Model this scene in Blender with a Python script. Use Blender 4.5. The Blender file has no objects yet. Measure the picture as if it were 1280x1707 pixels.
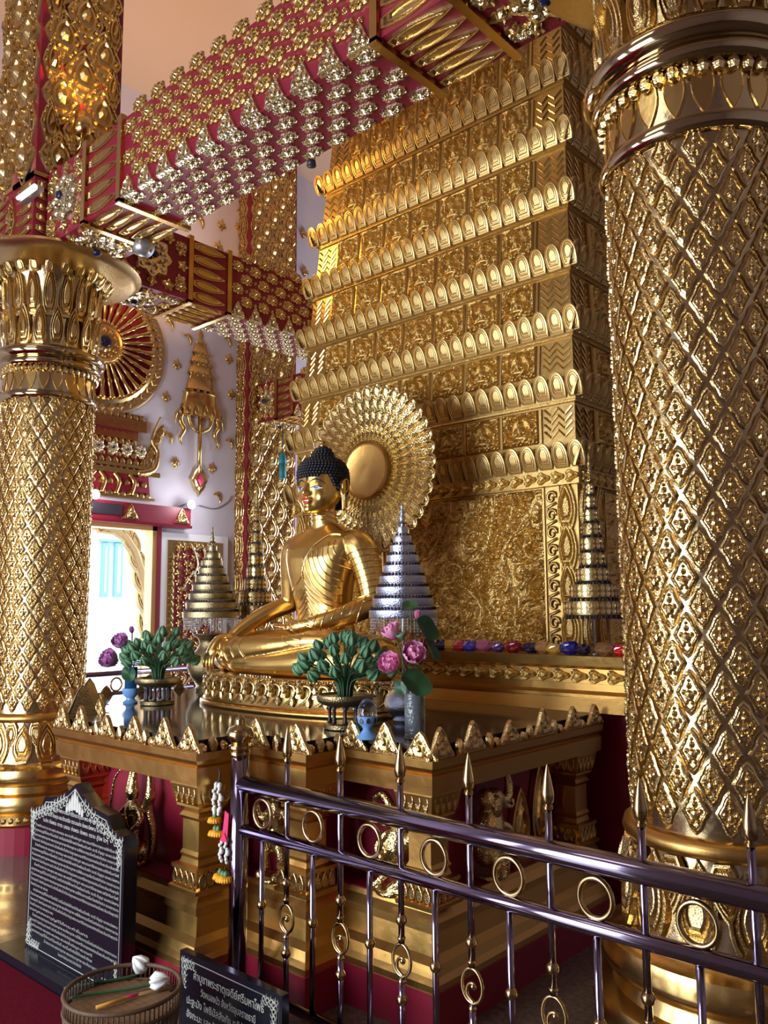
import bpy, bmesh, math, random
from math import sin, cos, pi, radians, sqrt, atan2
from mathutils import Vector, Matrix, noise
from mathutils.bvhtree import BVHTree

scene = bpy.context.scene
COL = scene.collection
random.seed(7)
V = Vector

# ---------------------------------------------------------------- camera
FPX, CPX, CPY = 1380.0, 640.0, 853.5
CAM = V((0.0, 0.0, 1.55))
_yaw, _pit, _rol = radians(41.8), radians(6.8), radians(-0.4)
FWD = V((-sin(_yaw) * cos(_pit), cos(_yaw) * cos(_pit), sin(_pit)))
_r0 = V((cos(_yaw), sin(_yaw), 0)); _u0 = _r0.cross(FWD)
RGT = _r0 * cos(_rol) + _u0 * sin(_rol)
UPV = -_r0 * sin(_rol) + _u0 * cos(_rol)
cd = bpy.data.cameras.new('camera')
cd.sensor_fit = 'VERTICAL'; cd.sensor_height = 24.0; cd.lens = 24.0 * FPX / 1707.0
cd.clip_start = 0.05; cd.clip_end = 200
cam = bpy.data.objects.new('camera', cd); COL.objects.link(cam)
m = Matrix.Identity(4)
for i in range(3):
    m[i][0] = RGT[i]; m[i][1] = UPV[i]; m[i][2] = -FWD[i]; m[i][3] = CAM[i]
cam.matrix_world = m
scene.camera = cam

def at(px, py, X=None, Y=None, Z=None):
    """world point seen at a photo pixel on one of the building's planes"""
    d = FWD + RGT * ((px - CPX) / FPX) - UPV * ((py - CPY) / FPX)
    t = X / d.x if X is not None else (Y / d.y if Y is not None else (Z - CAM.z) / d.z)
    return CAM + d * t

# ---------------------------------------------------------------- light
scene.view_settings.view_transform = 'Standard'
scene.view_settings.look = 'None'
scene.view_settings.exposure = 0.0
scene.view_settings.gamma = 1.0
scene.view_settings.use_curve_mapping = False
w = bpy.data.worlds.new('daylight'); scene.world = w; w.use_nodes = True
bg = w.node_tree.nodes['Background']
bg.inputs[0].default_value = (0.86, 0.93, 1.0, 1); bg.inputs[1].default_value = 2.2

def area(name, loc, target, sx, sy, power, col):
    l = bpy.data.lights.new(name, 'AREA'); l.shape = 'RECTANGLE'; l.size = sx; l.size_y = sy
    l.energy = power; l.color = col
    o = bpy.data.objects.new(name, l); COL.objects.link(o); o.location = loc
    o.rotation_euler = (V(target) - V(loc)).to_track_quat('-Z', 'Y').to_euler()
    return o
# daylight in the hall's openings; the aisle and back ones are added fill
area('front_door_daylight', (-3.5, -2.15, 1.6), (-3.5, 3, 1.6), 2.3, 2.9, 260, (0.86, 0.93, 1.0))
area('left_door_daylight', (-9.2, 4.9, 1.35), (-4, 4.9, 1.2), 1.5, 2.4, 60, (0.86, 0.92, 1.0))
area('aisle_fill_light', (-6.35, -2.15, 1.6), (-6.9, 4, 1.9), 1.4, 2.9, 85, (0.88, 0.93, 1.0))  # unseen door light added to brighten the left wall and slim column
area('clerestory_daylight', (-3.5, -2.1, 6.3), (-4, 6, 4.2), 2.3, 1.7, 20, (1.0, 0.90, 0.78))

area('back_fill_light', (-6.8, 11.9, 2.6), (-8.4, 4, 2.9), 2.2, 3.4, 300, (0.78, 0.86, 1.0))  # unseen window light added to brighten and cool the left wall

# ---------------------------------------------------------------- helpers
class MB:
    def __init__(s): s.v = []; s.f = []; s.sm = []
    def add(s, vs, fs, smooth=False):
        o = len(s.v); s.v.extend([tuple(p) for p in vs]); s.f.extend([tuple(i + o for i in f) for f in fs]); s.sm.extend([smooth] * len(fs)); return s
    def box(s, lo, hi, taper=None):
        x0, y0, z0 = lo; x1, y1, z1 = hi
        s.add([(x0, y0, z0), (x1, y0, z0), (x1, y1, z0), (x0, y1, z0), (x0, y0, z1), (x1, y0, z1), (x1, y1, z1), (x0, y1, z1)],
              [(0, 3, 2, 1), (4, 5, 6, 7), (0, 1, 5, 4), (1, 2, 6, 5), (2, 3, 7, 6), (3, 0, 4, 7)]); return s
    def loft(s, rings, cap=True, smooth=False, closed=True):
        n = len(rings[0]); vs = [p for r in rings for p in r]; fs = []
        for k in range(len(rings) - 1):
            for i in range(n if closed else n - 1):
                j = (i + 1) % n
                fs.append((k * n + i, k * n + j, (k + 1) * n + j, (k + 1) * n + i))
        if cap:
            fs.append(tuple(range(n - 1, -1, -1))); fs.append(tuple((len(rings) - 1) * n + i for i in range(n)))
        return s.add(vs, fs, smooth)
    def lathe(s, prof, n=32, c=(0, 0), smooth=True, cap=True, sq=None):
        rings = []
        for r, z in prof:
            rings.append([(c[0] + r * cos(2 * pi * i / n), c[1] + r * sin(2 * pi * i / n), z) for i in range(n)])
        return s.loft(rings, cap, smooth)
    def tube(s, path, r, n=8, cap=True, smooth=True, closed=False):
        P = [V(p) for p in path]; N = len(P); rings = []; up = None
        for i in range(N):
            if closed: t = P[(i + 1) % N] - P[i - 1]
            else: t = P[min(i + 1, N - 1)] - P[max(i - 1, 0)]
            if t.length < 1e-9: t = V((0, 0, 1))
            t.normalize()
            if up is None:
                a = V((0, 0, 1)) if abs(t.z) < .9 else V((1, 0, 0)); up = (a - t * a.dot(t)).normalized()
            else:
                up = up - t * up.dot(t)
                up = up.normalized() if up.length > 1e-6 else t.orthogonal().normalized()
            b = t.cross(up); ri = r[i] if hasattr(r, '__len__') else r
            rings.append([P[i] + (up * cos(2 * pi * k / n) + b * sin(2 * pi * k / n)) * ri for k in range(n)])
        if closed:
            rings.append(rings[0]); cap = False
        return s.loft(rings, cap, smooth)
    def ball(s, c, r, nu=12, nv=8, smooth=True):
        if not hasattr(r, '__len__'): r = (r, r, r)
        rings = []
        for j in range(1, nv):
            a = pi * j / nv
            rings.append([(c[0] + r[0] * sin(a) * cos(2 * pi * i / nu), c[1] + r[1] * sin(a) * sin(2 * pi * i / nu), c[2] - r[2] * cos(a)) for i in range(nu)])
        vs = [p for q in rings for p in q] + [(c[0], c[1], c[2] - r[2]), (c[0], c[1], c[2] + r[2])]; fs = []
        L = len(rings)
        for k in range(L - 1):
            for i in range(nu):
                j = (i + 1) % nu; fs.append((k * nu + i, k * nu + j, (k + 1) * nu + j, (k + 1) * nu + i))
        for i in range(nu):
            j = (i + 1) % nu; fs.append((L * nu, j, i)); fs.append((L * nu + 1, (L - 1) * nu + i, (L - 1) * nu + j))
        return s.add(vs, fs, smooth)
    def relief(s, outline, fr, loops, smooth=False, bulge=None):
        """outline: 2D closed loop; loops: [(scale, height)...] from the rim inward; fr=(origin,u,v,n)"""
        o, u, v, nn = [V(q) for q in fr]; n = len(outline)
        cx = sum(p[0] for p in outline) / n; cy = sum(p[1] for p in outline) / n
        vs = []
        for sc_, h in loops:
            for p in outline:
                x = cx + (p[0] - cx) * sc_; y = cy + (p[1] - cy) * sc_
                hh = h + (bulge(x, y) if bulge else 0)
                vs.append(o + u * x + v * y + nn * hh)
        fs = []
        L = len(loops)
        for k in range(L - 1):
            for i in range(n):
                j = (i + 1) % n; fs.append((k * n + i, k * n + j, (k + 1) * n + j, (k + 1) * n + i))
        fs.append(tuple((L - 1) * n + i for i in range(n)))
        return s.add(vs, fs, smooth)
    def plate(s, outline, fr, d):
        o, u, v, nn = [V(q) for q in fr]; n = len(outline)
        a = [o + u * p[0] + v * p[1] for p in outline]; b = [q + nn * d for q in a]
        fs = [tuple(range(n - 1, -1, -1)), tuple(range(n, 2 * n))]
        for i in range(n):
            j = (i + 1) % n; fs.append((i, j, n + j, n + i))
        return s.add(a + b, fs)
    def grid(s, fr, w, h, nx, ny, hf, smooth=True, skirt=0.0):
        o, u, v, nn = [V(q) for q in fr]; vs = []; fs = []
        for j in range(ny + 1):
            for i in range(nx + 1):
                a = i / nx; b = j / ny
                vs.append(o + u * (w * (a - .5)) + v * (h * b) + nn * hf(a, b))
        for j in range(ny):
            for i in range(nx):
                k = j * (nx + 1) + i; fs.append((k, k + 1, k + nx + 2, k + nx + 1))
        if skirt:
            base = len(vs)
            for (a, b) in ((0, 0), (1, 0), (1, 1), (0, 1)):
                vs.append(o + u * (w * (a - .5)) + v * (h * b) - nn * skirt)
            e = [list(range(nx + 1)), [j * (nx + 1) + nx for j in range(ny + 1)], [ny * (nx + 1) + i for i in range(nx, -1, -1)], [j * (nx + 1) for j in range(ny, -1, -1)]]
            for q in range(4):
                fs.append(tuple(reversed(e[q])) + (base + q, base + (q + 1) % 4))
        return s.add(vs, fs, smooth)
    def mesh(s, name, mat):
        me = bpy.data.meshes.new(name); me.from_pydata(s.v, [], s.f)
        me.polygons.foreach_set('use_smooth', s.sm); me.materials.append(mat); me.update()
        return me
    def obj(s, name, mat, parent=None, **k):
        return link(name, s.mesh(name, mat), parent, **k)

def link(name, me, parent=None, loc=(0, 0, 0), rot=(0, 0, 0), sc=(1, 1, 1), label=None, cat=None, group=None, kind=None):
    o = bpy.data.objects.new(name, me); COL.objects.link(o)
    o.location = loc; o.rotation_euler = rot; o.scale = sc
    if parent is not None: o.parent = parent
    if label: o['label'] = label
    if cat: o['category'] = cat
    if group: o['group'] = group
    if kind: o['kind'] = kind
    return o
def thing(name, label, cat, loc=(0, 0, 0), rz=0.0, group=None, kind=None, sc=(1, 1, 1)):
    return link(name, None, None, loc, (0, 0, rz), sc, label, cat, group, kind)
def dup(o, parent=None, loc=None, rz=None, sc=None, label=None, group=None):
    c = o.copy(); COL.objects.link(c); c.parent = parent
    if loc is not None: c.location = loc
    if rz is not None: c.rotation_euler = (0, 0, rz)
    if sc is not None: c.scale = sc
    if label: c['label'] = label
    if group: c['group'] = group
    for ch in o.children: dup(ch, c)
    return c
def inst(name, me, parent, fr, sc=(1, 1, 1)):
    """mesh placed so its local x,y,z lie along u,v,n at origin"""
    o, u, v, n = fr
    ob = bpy.data.objects.new(name, me); COL.objects.link(ob); ob.parent = parent
    u = V(u).normalized(); v = V(v).normalized(); n = V(n).normalized()
    mm = Matrix.Identity(4)
    for i in range(3):
        mm[i][0] = u[i] * sc[0]; mm[i][1] = v[i] * sc[1]; mm[i][2] = n[i] * sc[2]; mm[i][3] = o[i]
    ob.matrix_basis = mm
    return ob
XY0 = ((0, 0, 0), (1, 0, 0), (0, 1, 0), (0, 0, 1))
def sharpen(ob, ang=40):
    me = ob.data; me.shade_smooth(); me.set_sharp_from_angle(angle=radians(ang)); return ob
def bez(p, n=12):
    """Catmull-Rom through points"""
    P = [V(q) for q in p]; out = []
    for i in range(len(P) - 1):
        a = P[max(i - 1, 0)]; b = P[i]; c = P[i + 1]; d = P[min(i + 2, len(P) - 1)]
        for k in range(n):
            t = k / n
            out.append(.5 * ((2 * b) + (c - a) * t + (2 * a - 5 * b + 4 * c - d) * t * t + (3 * b - a - 3 * c + d) * t ** 3))
    out.append(P[-1]); return out

# ---------------------------------------------------------------- materials
def mat(name, col, rough=.5, metal=0., bump=None, var=None, spec=None, trans=0., emit=None, ior=None, coat=0., rvar=0.):
    m = bpy.data.materials.new(name); m.use_nodes = True; nt = m.node_tree; b = nt.nodes['Principled BSDF']
    b.inputs['Base Color'].default_value = (*col, 1); b.inputs['Roughness'].default_value = rough; b.inputs['Metallic'].default_value = metal
    if spec is not None: b.inputs['Specular IOR Level'].default_value = spec
    if trans: b.inputs['Transmission Weight'].default_value = trans
    if ior: b.inputs['IOR'].default_value = ior
    if coat: b.inputs['Coat Weight'].default_value = coat
    if emit:
        b.inputs['Emission Color'].default_value = (*emit[0], 1); b.inputs['Emission Strength'].default_value = emit[1]
    tc = None
    if bump or var or rvar:
        tc = nt.nodes.new('ShaderNodeTexCoord')
    if var:   # (scale, second colour, detail)
        nz = nt.nodes.new('ShaderNodeTexNoise'); nz.inputs['Scale'].default_value = var[0]; nz.inputs['Detail'].default_value = var[2] if len(var) > 2 else 3
        nt.links.new(tc.outputs['Object'], nz.inputs['Vector'])
        rp = nt.nodes.new('ShaderNodeValToRGB'); rp.color_ramp.elements[0].position = .35; rp.color_ramp.elements[1].position = .68
        rp.color_ramp.elements[0].color = (*col, 1); rp.color_ramp.elements[1].color = (*var[1], 1)
        nt.links.new(nz.outputs['Fac'], rp.inputs['Fac']); nt.links.new(rp.outputs['Color'], b.inputs['Base Color'])
    if rvar:
        n3 = nt.nodes.new('ShaderNodeTexNoise'); n3.inputs['Scale'].default_value = 9
        nt.links.new(tc.outputs['Object'], n3.inputs['Vector'])
        mr = nt.nodes.new('ShaderNodeMapRange'); mr.inputs['To Min'].default_value = max(.02, rough - rvar); mr.inputs['To Max'].default_value = rough + rvar
        nt.links.new(n3.outputs['Fac'], mr.inputs['Value']); nt.links.new(mr.outputs['Result'], b.inputs['Roughness'])
    if bump:  # (kind, scale, strength, distance)
        kind, sc_, st, di = bump
        if kind == 'noise':
            t = nt.nodes.new('ShaderNodeTexNoise'); t.inputs['Scale'].default_value = sc_; t.inputs['Detail'].default_value = 4; out = t.outputs['Fac']
        else:
            t = nt.nodes.new('ShaderNodeTexVoronoi'); t.feature = 'SMOOTH_F1'; t.inputs['Scale'].default_value = sc_; t.inputs['Smoothness'].default_value = .4; out = t.outputs['Distance']
        nt.links.new(tc.outputs['Object'], t.inputs['Vector'])
        bp = nt.nodes.new('ShaderNodeBump'); bp.inputs['Strength'].default_value = st; bp.inputs['Distance'].default_value = di
        nt.links.new(out, bp.inputs['Height']); nt.links.new(bp.outputs['Normal'], b.inputs['Normal'])
    return m
G1 = (.80, .52, .17)
M = dict(
    gold=mat('gold_smooth', (.68, .46, .17), .22, 1, ('noise', 14, .12, .01), rvar=.07),
    leaf=mat('gold_leaf_relief', (.66, .48, .22), .24, 1, ('vor', 150, .40, .0020)),
    fine=mat('gold_fine_relief', (.66, .49, .22), .25, 1, ('vor', 130, .7, .003)),
    tower=mat('gold_tower_relief', (.62, .42, .15), .30, 1, ('vor', 190, .8, .003)),
    mirror=mat('polished_dark_gold', (.50, .38, .22), .07, 1),
    petal=mat('gold_petal', (.62, .44, .18), .40, 1, ('noise', 120, .2, .002)),
    plain=mat('gold_tower_plain', (.56, .37, .13), .40, 1, ('noise', 40, .25, .006)),
    shaft=mat('gold_column_ground', (.58, .45, .25), .20, 1, ('noise', 40, .2, .006)),
    table=mat('gold_table_moulding', (.62, .36, .105), .34, 1, ('noise', 25, .2, .006), rvar=.08),
    buddha=mat('gold_gilt_statue', (.76, .49, .15), .29, 1, ('noise', 6, .04, .01)),
    fold=mat('gold_fold_line', (.80, .60, .28), .18, 1),
    pale=mat('gold_pale', (.76, .68, .48), .20, 1, ('vor', 60, .5, .008)),
    red=mat('red_paint', (.23, .006, .026), .45, 0, ('noise', 30, .1, .004)),
    dred=mat('dark_red_lacquer', (.20, .006, .022), .30, 0),
    carpet=mat('red_carpet', (.125, .006, .016), .95, 0, ('noise', 300, .8, .004), var=(60, (.10, .005, .013)), spec=.05),
    wall=mat('lilac_plaster', (.68, .63, .71), .85, 0, ('noise', 8, .06, .01), var=(1.5, (.64, .59, .66))),
    ceil=mat('cream_ceiling', (.62, .44, .30), .9),
    floor=mat('brown_granite_floor', (.10, .065, .045), .14, 0, var=(40, (.16, .11, .085), 6), coat=.3),
    granite=mat('black_granite_top', (.022, .018, .014), .10, 0, var=(70, (.06, .05, .042), 6), spec=.35),
    steel=mat('purple_tinted_steel', (.28, .235, .345), .11, 1, rvar=.03),
    bronze=mat('bronze_fitting', (.42, .29, .14), .20, 1),
    brass=mat('aged_brass', (.30, .23, .12), .38, 1, ('vor', 160, .5, .004)),
    silver=mat('silver_tiers', (.50, .53, .70), .28, 1, ('vor', 220, .5, .003)),
    sgold=mat('dull_gold_tiers', (.40, .33, .19), .32, 1, ('vor', 220, .5, .003)),
    filigd=mat('dark_filigree_ground', (.26, .20, .09), .42, 1),
    filig=mat('gold_filigree', (.42, .33, .14), .28, 1, ('vor', 150, .8, .004)),
    bead=mat('clear_beads', (.85, .87, .95), .12, .75),
    hair=mat('black_hair', (.006, .006, .010), .45),
    white=mat('white_paint', (.80, .80, .82), .5),
    blue=mat('eye_blue', (.04, .06, .42), .25),
    lip=mat('red_lips', (.55, .02, .03), .3),
    dark=mat('dark_line', (.03, .02, .03), .4),
    black=mat('black_stone', (.008, .008, .014), .16, 0, ('noise', 200, .03, .002)),
    letter=mat('pale_lettering', (.46, .46, .42), .6),
    green=mat('lotus_bud_green', (.085, .21, .11), .5, 0, var=(30, (.14, .30, .16))),
    stem=mat('stem_green', (.03, .09, .035), .5),
    lfgr=mat('leaf_green', (.02, .085, .03), .45),
    pink=mat('lotus_pink', (.70, .10, .33), .5, var=(25, (.85, .38, .60))),
    purple=mat('flower_purple', (.32, .08, .30), .5, var=(30, (.5, .2, .45))),
    wbud=mat('white_lotus_bud', (.82, .83, .80), .5),
    glass=mat('clear_glass', (.93, .96, 1.0), .03, 0, trans=1.0, ior=1.45),
    bglass=mat('blue_glass', (.10, .35, .75), .04, 0, trans=.85, ior=1.45),
    bceram=mat('blue_ceramic', (.18, .38, .72), .25),
    wicker=mat('dark_wicker', (.10, .05, .025), .6, 0, ('noise', 120, .4, .004)),
    mat_=mat('woven_tray_floor', (.15, .08, .035), .6, 0, var=(40, (.22, .12, .055), 5)),
    orange=mat('marigold_yellow', (.85, .38, .01), .6),
    ribbon=mat('pink_ribbon', (.70, .02, .12), .5),
    jasm=mat('jasmine_white', (.74, .74, .68), .6),
    stick=mat('incense_brown', (.50, .30, .12), .7),
    amber=mat('candle_amber', (.75, .40, .05), .4),
    wood=mat('ochre_door_frame', (.62, .36, .12), .5, 0, ('noise', 30, .1, .004)),
    grey=mat('grey_metal', (.45, .45, .47), .35, .8),
    lamp=mat('lamp_glow', (1, 1, 1), .5, emit=((.95, .97, 1.0), 45)),
    turq=mat('turquoise_paint', (.02, .30, .34), .5),
    blown_turq=mat('blown_out_turquoise', (.30, .68, .72), .5),  # turquoise paint with the blown-out daylight paled into its colour
    gem=mat('dark_blue_gem', (.01, .012, .05), .06),
)

# ================================================================ the setting
WX, AX = -8.95, -3.43     # left wall plane, hall axis
def struct(name, mb, mt, **k): return mb.obj(name, M[mt], None, kind='structure', **k)
struct('floor', MB().box((-9.3, -2.6, -.2), (5, 12.2, 0)), 'floor', label='polished brown granite floor reflecting the columns')
DY0, DY1, DZ = 4.10, 5.73, 2.62
struct('wall_left', MB().box((-9.05, -2.4, 0), (WX, DY0, 8.2)).box((-9.05, DY1, 0), (WX, 12, 8.2)).box((-9.05, DY0, DZ), (WX, DY1, 8.2)), 'wall',
       label='pale lilac plastered wall with the bright doorway')
struct('wall_back', MB().box((-9.15, 12, 0), (-8.0, 12.2, 8.2)).box((-5.6, 12, 0), (5, 12.2, 8.2)).box((-8.0, 12, 0), (-5.6, 12.2, .8)).box((-8.0, 12, 4.4), (-5.6, 12.2, 8.2)), 'wall', label='pale wall behind the golden tower')  # unseen opening added to go with the back fill light
struct('ceiling', MB().box((-9.3, -2.6, 8.2), (5, 12.2, 8.4)), 'ceil', label='plain cream ceiling high above the beams')
struct('wall_front', MB().box((-9.15, -2.5, 0), (-7.1, -2.3, 8.2)).box((-5.6, -2.5, 0), (-4.7, -2.3, 8.2)).box((-7.1, -2.5, 3.1), (-5.6, -2.3, 8.2)).box((-2.3, -2.5, 0), (5, -2.3, 8.2)).box((-4.7, -2.5, 3.1), (-2.3, -2.3, 5.4)).box((-4.7, -2.5, 7.2), (-2.3, -2.3, 8.2)), 'wall', label='front wall of the hall with the main entrance')  # leftmost opening added to go with the aisle fill light
struct('wall_right', MB().box((4.6, -2.5, 0), (4.8, 12, 8.2)), 'wall', label='plain right wall of the hall')
cp = MB().box((-9, -1.2, 0), (-2.86, 1.765, .012))
cp.obj('red_carpet', M['carpet'], label='deep red carpet covering the floor left of the tray', cat='carpet')

# ---------------------------------------------------------------- ornament meshes (shared)
def flame_outline(n=14, w=1.0, h=1.0):
    """pointed lotus-petal / flame outline, base at y=0, tip at y=h"""
    R = []
    for i in range(n + 1):
        t = i / n
        x = w * .5 * (sin(pi * min(1, (t * .86 + .14))) ** .8) * (1 - .25 * t)
        R.append((x, h * t))
    L = [(-x, y) for x, y in reversed(R[:-1])]
    return R + L
def arch_outline(n=7, w=1.0, h=1.0, sh=.45):
    """gothic arch petal: straight sides then a pointed head"""
    R = [(w * .40, 0), (w * .48, h * .2), (w * .5, h * sh)]
    for i in range(1, n + 1):
        a = pi / 2 * i / n
        R.append((w * .5 * cos(a) ** .85, h * (sh + (1 - sh) * sin(a) ** 1.15)))
    return R + [(-x, y) for x, y in reversed(R[:-1])]
def tri_outline(n=6, w=1.0, h=1.0):
    """wide-based ogee triangle"""
    R = [(w * .5, 0), (w * .5, h * .10)]
    for i in range(1, n + 1):
        t = i / n; R.append((w * .5 * (1 - t) ** .75 * (1 - .18 * sin(pi * t)), h * (.10 + .90 * t)))
    return R + [(-x, y) for x, y in reversed(R[:-1])]
def lobed(n, w, h, k, amp, power=1.0):
    o = []
    for i in range(n):
        a = 2 * pi * i / n
        ca, sa = cos(a), sin(a)
        r = 1 / ((abs(ca) ** power + abs(sa) ** power) ** (1 / power)) if power else 1
        r *= 1 + amp * cos(k * a)
        o.append((w * .5 * r * ca, h * .5 * r * sa))
    return o
def me_lozenge(name, w, h, d, mt, n=24, k=6):
    mb = MB(); ol = lobed(n, w, h, k, .05, 1.15)
    mb.relief(ol, XY0, [(1, -.004), (.97, d * .5), (.84, d * .62), (.80, d * .3), (.66, d * .42)])
    for (x, y, r, z) in ((0, -.06 * h, .19 * w, d), (-.2 * w, .0, .10 * w, d * .8), (.2 * w, 0, .10 * w, d * .8), (0, .13 * h, .11 * w, d * .9), (0, .24 * h, .06 * w, d * .8), (-.11 * w, -.2 * h, .08 * w, d * .8), (.11 * w, -.2 * h, .08 * w, d * .8)):
        mb.ball((x, y, d * .35), (r, r * 1.25, z * .75), 7, 5, smooth=False)
    return mb.mesh(name, M[mt])
def me_flame(name, w, h, d, mt, nest=3, bulge=None):
    mb = MB(); ol = flame_outline(8, w, h)
    loops = [(1, -.3 * d)]
    for q in range(nest):
        s = 1 - q * .28
        loops += [(s * .97, d * (.55 + .2 * q)), (s * .86, d * (.6 + .2 * q)), (s * .80, d * (.25 + .2 * q))]
    mb.relief(ol, XY0, loops, bulge=bulge); return mb.mesh(name, M[mt])
def me_arch(name, w, h, d, mt, bulge=None, shape=arch_outline, nest=3):
    mb = MB(); loops = [(1, -.5 * d)]; s = 1.0
    for q in range(nest):
        loops += [(s * .98, d), (s * .90, d * 1.05), (s * .85, d * .35), (s * .74, d * .40)]; s *= .70
    mb.relief(shape(7, w, h), XY0, loops, bulge=bulge); return mb.mesh(name, M[mt])
def me_tri(name, w, h, d, mt):
    mb = MB(); mb.relief(tri_outline(6, w, h), XY0, [(1, -.3 * d), (.95, d * .5), (.84, d * .55), (.78, d * .25), (.60, d * .45)])
    mb.relief([(x, y + h * .10) for x, y in flame_outline(6, w * .42, h * .62)], XY0, [(1, d * .3), (.85, d * .9), (.45, d * .7), (.2, d * 1.2)])
    for sx in (-1, 1):
        mb.relief([(sx * (w * .27 + x), y + h * .06) for x, y in flame_outline(5, w * .26, h * .36)], XY0, [(1, d * .3), (.8, d * .8), (.4, d * .95)])
        mb.relief([(sx * (w * .13 + x), y + h * .40) for x, y in flame_outline(5, w * .18, h * .30)], XY0, [(1, d * .3), (.8, d * .75), (.4, d * .9)])
    return mb.mesh(name, M[mt])
def me_stud(name, w, h, d, mt):
    mb = MB(); ol = lobed(24, w, h, 8, .10, 3.0)
    mb.relief(ol, XY0, [(1, -.003), (.92, d * .4), (.74, d * .55), (.62, d * .3)])
    ol2 = lobed(16, w * .7, h * .7, 4, .22, 2)
    mb.relief(ol2, XY0, [(1, d * .25), (.8, d * .85), (.5, d * .7), (.2, d * 1.15)])
    for i in range(8):
        a = 2 * pi * i / 8 + .39
        mb.ball((w * .40 * cos(a), h * .40 * sin(a), d * .45), (w * .09, h * .09, d * .35), 5, 4, smooth=False)
    return mb.mesh(name, M[mt])
def me_rosette(name, r, d, mt):
    mb = MB(); mb.relief(lobed(32, 2 * r, 2 * r, 8, .12, 2), XY0, [(1, -.003), (.93, d * .45), (.72, d * .55), (.66, d * .25), (.5, d * .3)])
    for i in range(8):
        a = 2 * pi * i / 8
        mb.ball((r * .78 * cos(a), r * .78 * sin(a), d * .4), (r * .17, r * .17, d * .4), 6, 5, False)
        mb.ball((r * .48 * cos(a + .39), r * .48 * sin(a + .39), d * .4), (r * .13, r * .13, d * .5), 6, 5, False)
    return mb.mesh(name, M[mt])

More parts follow.
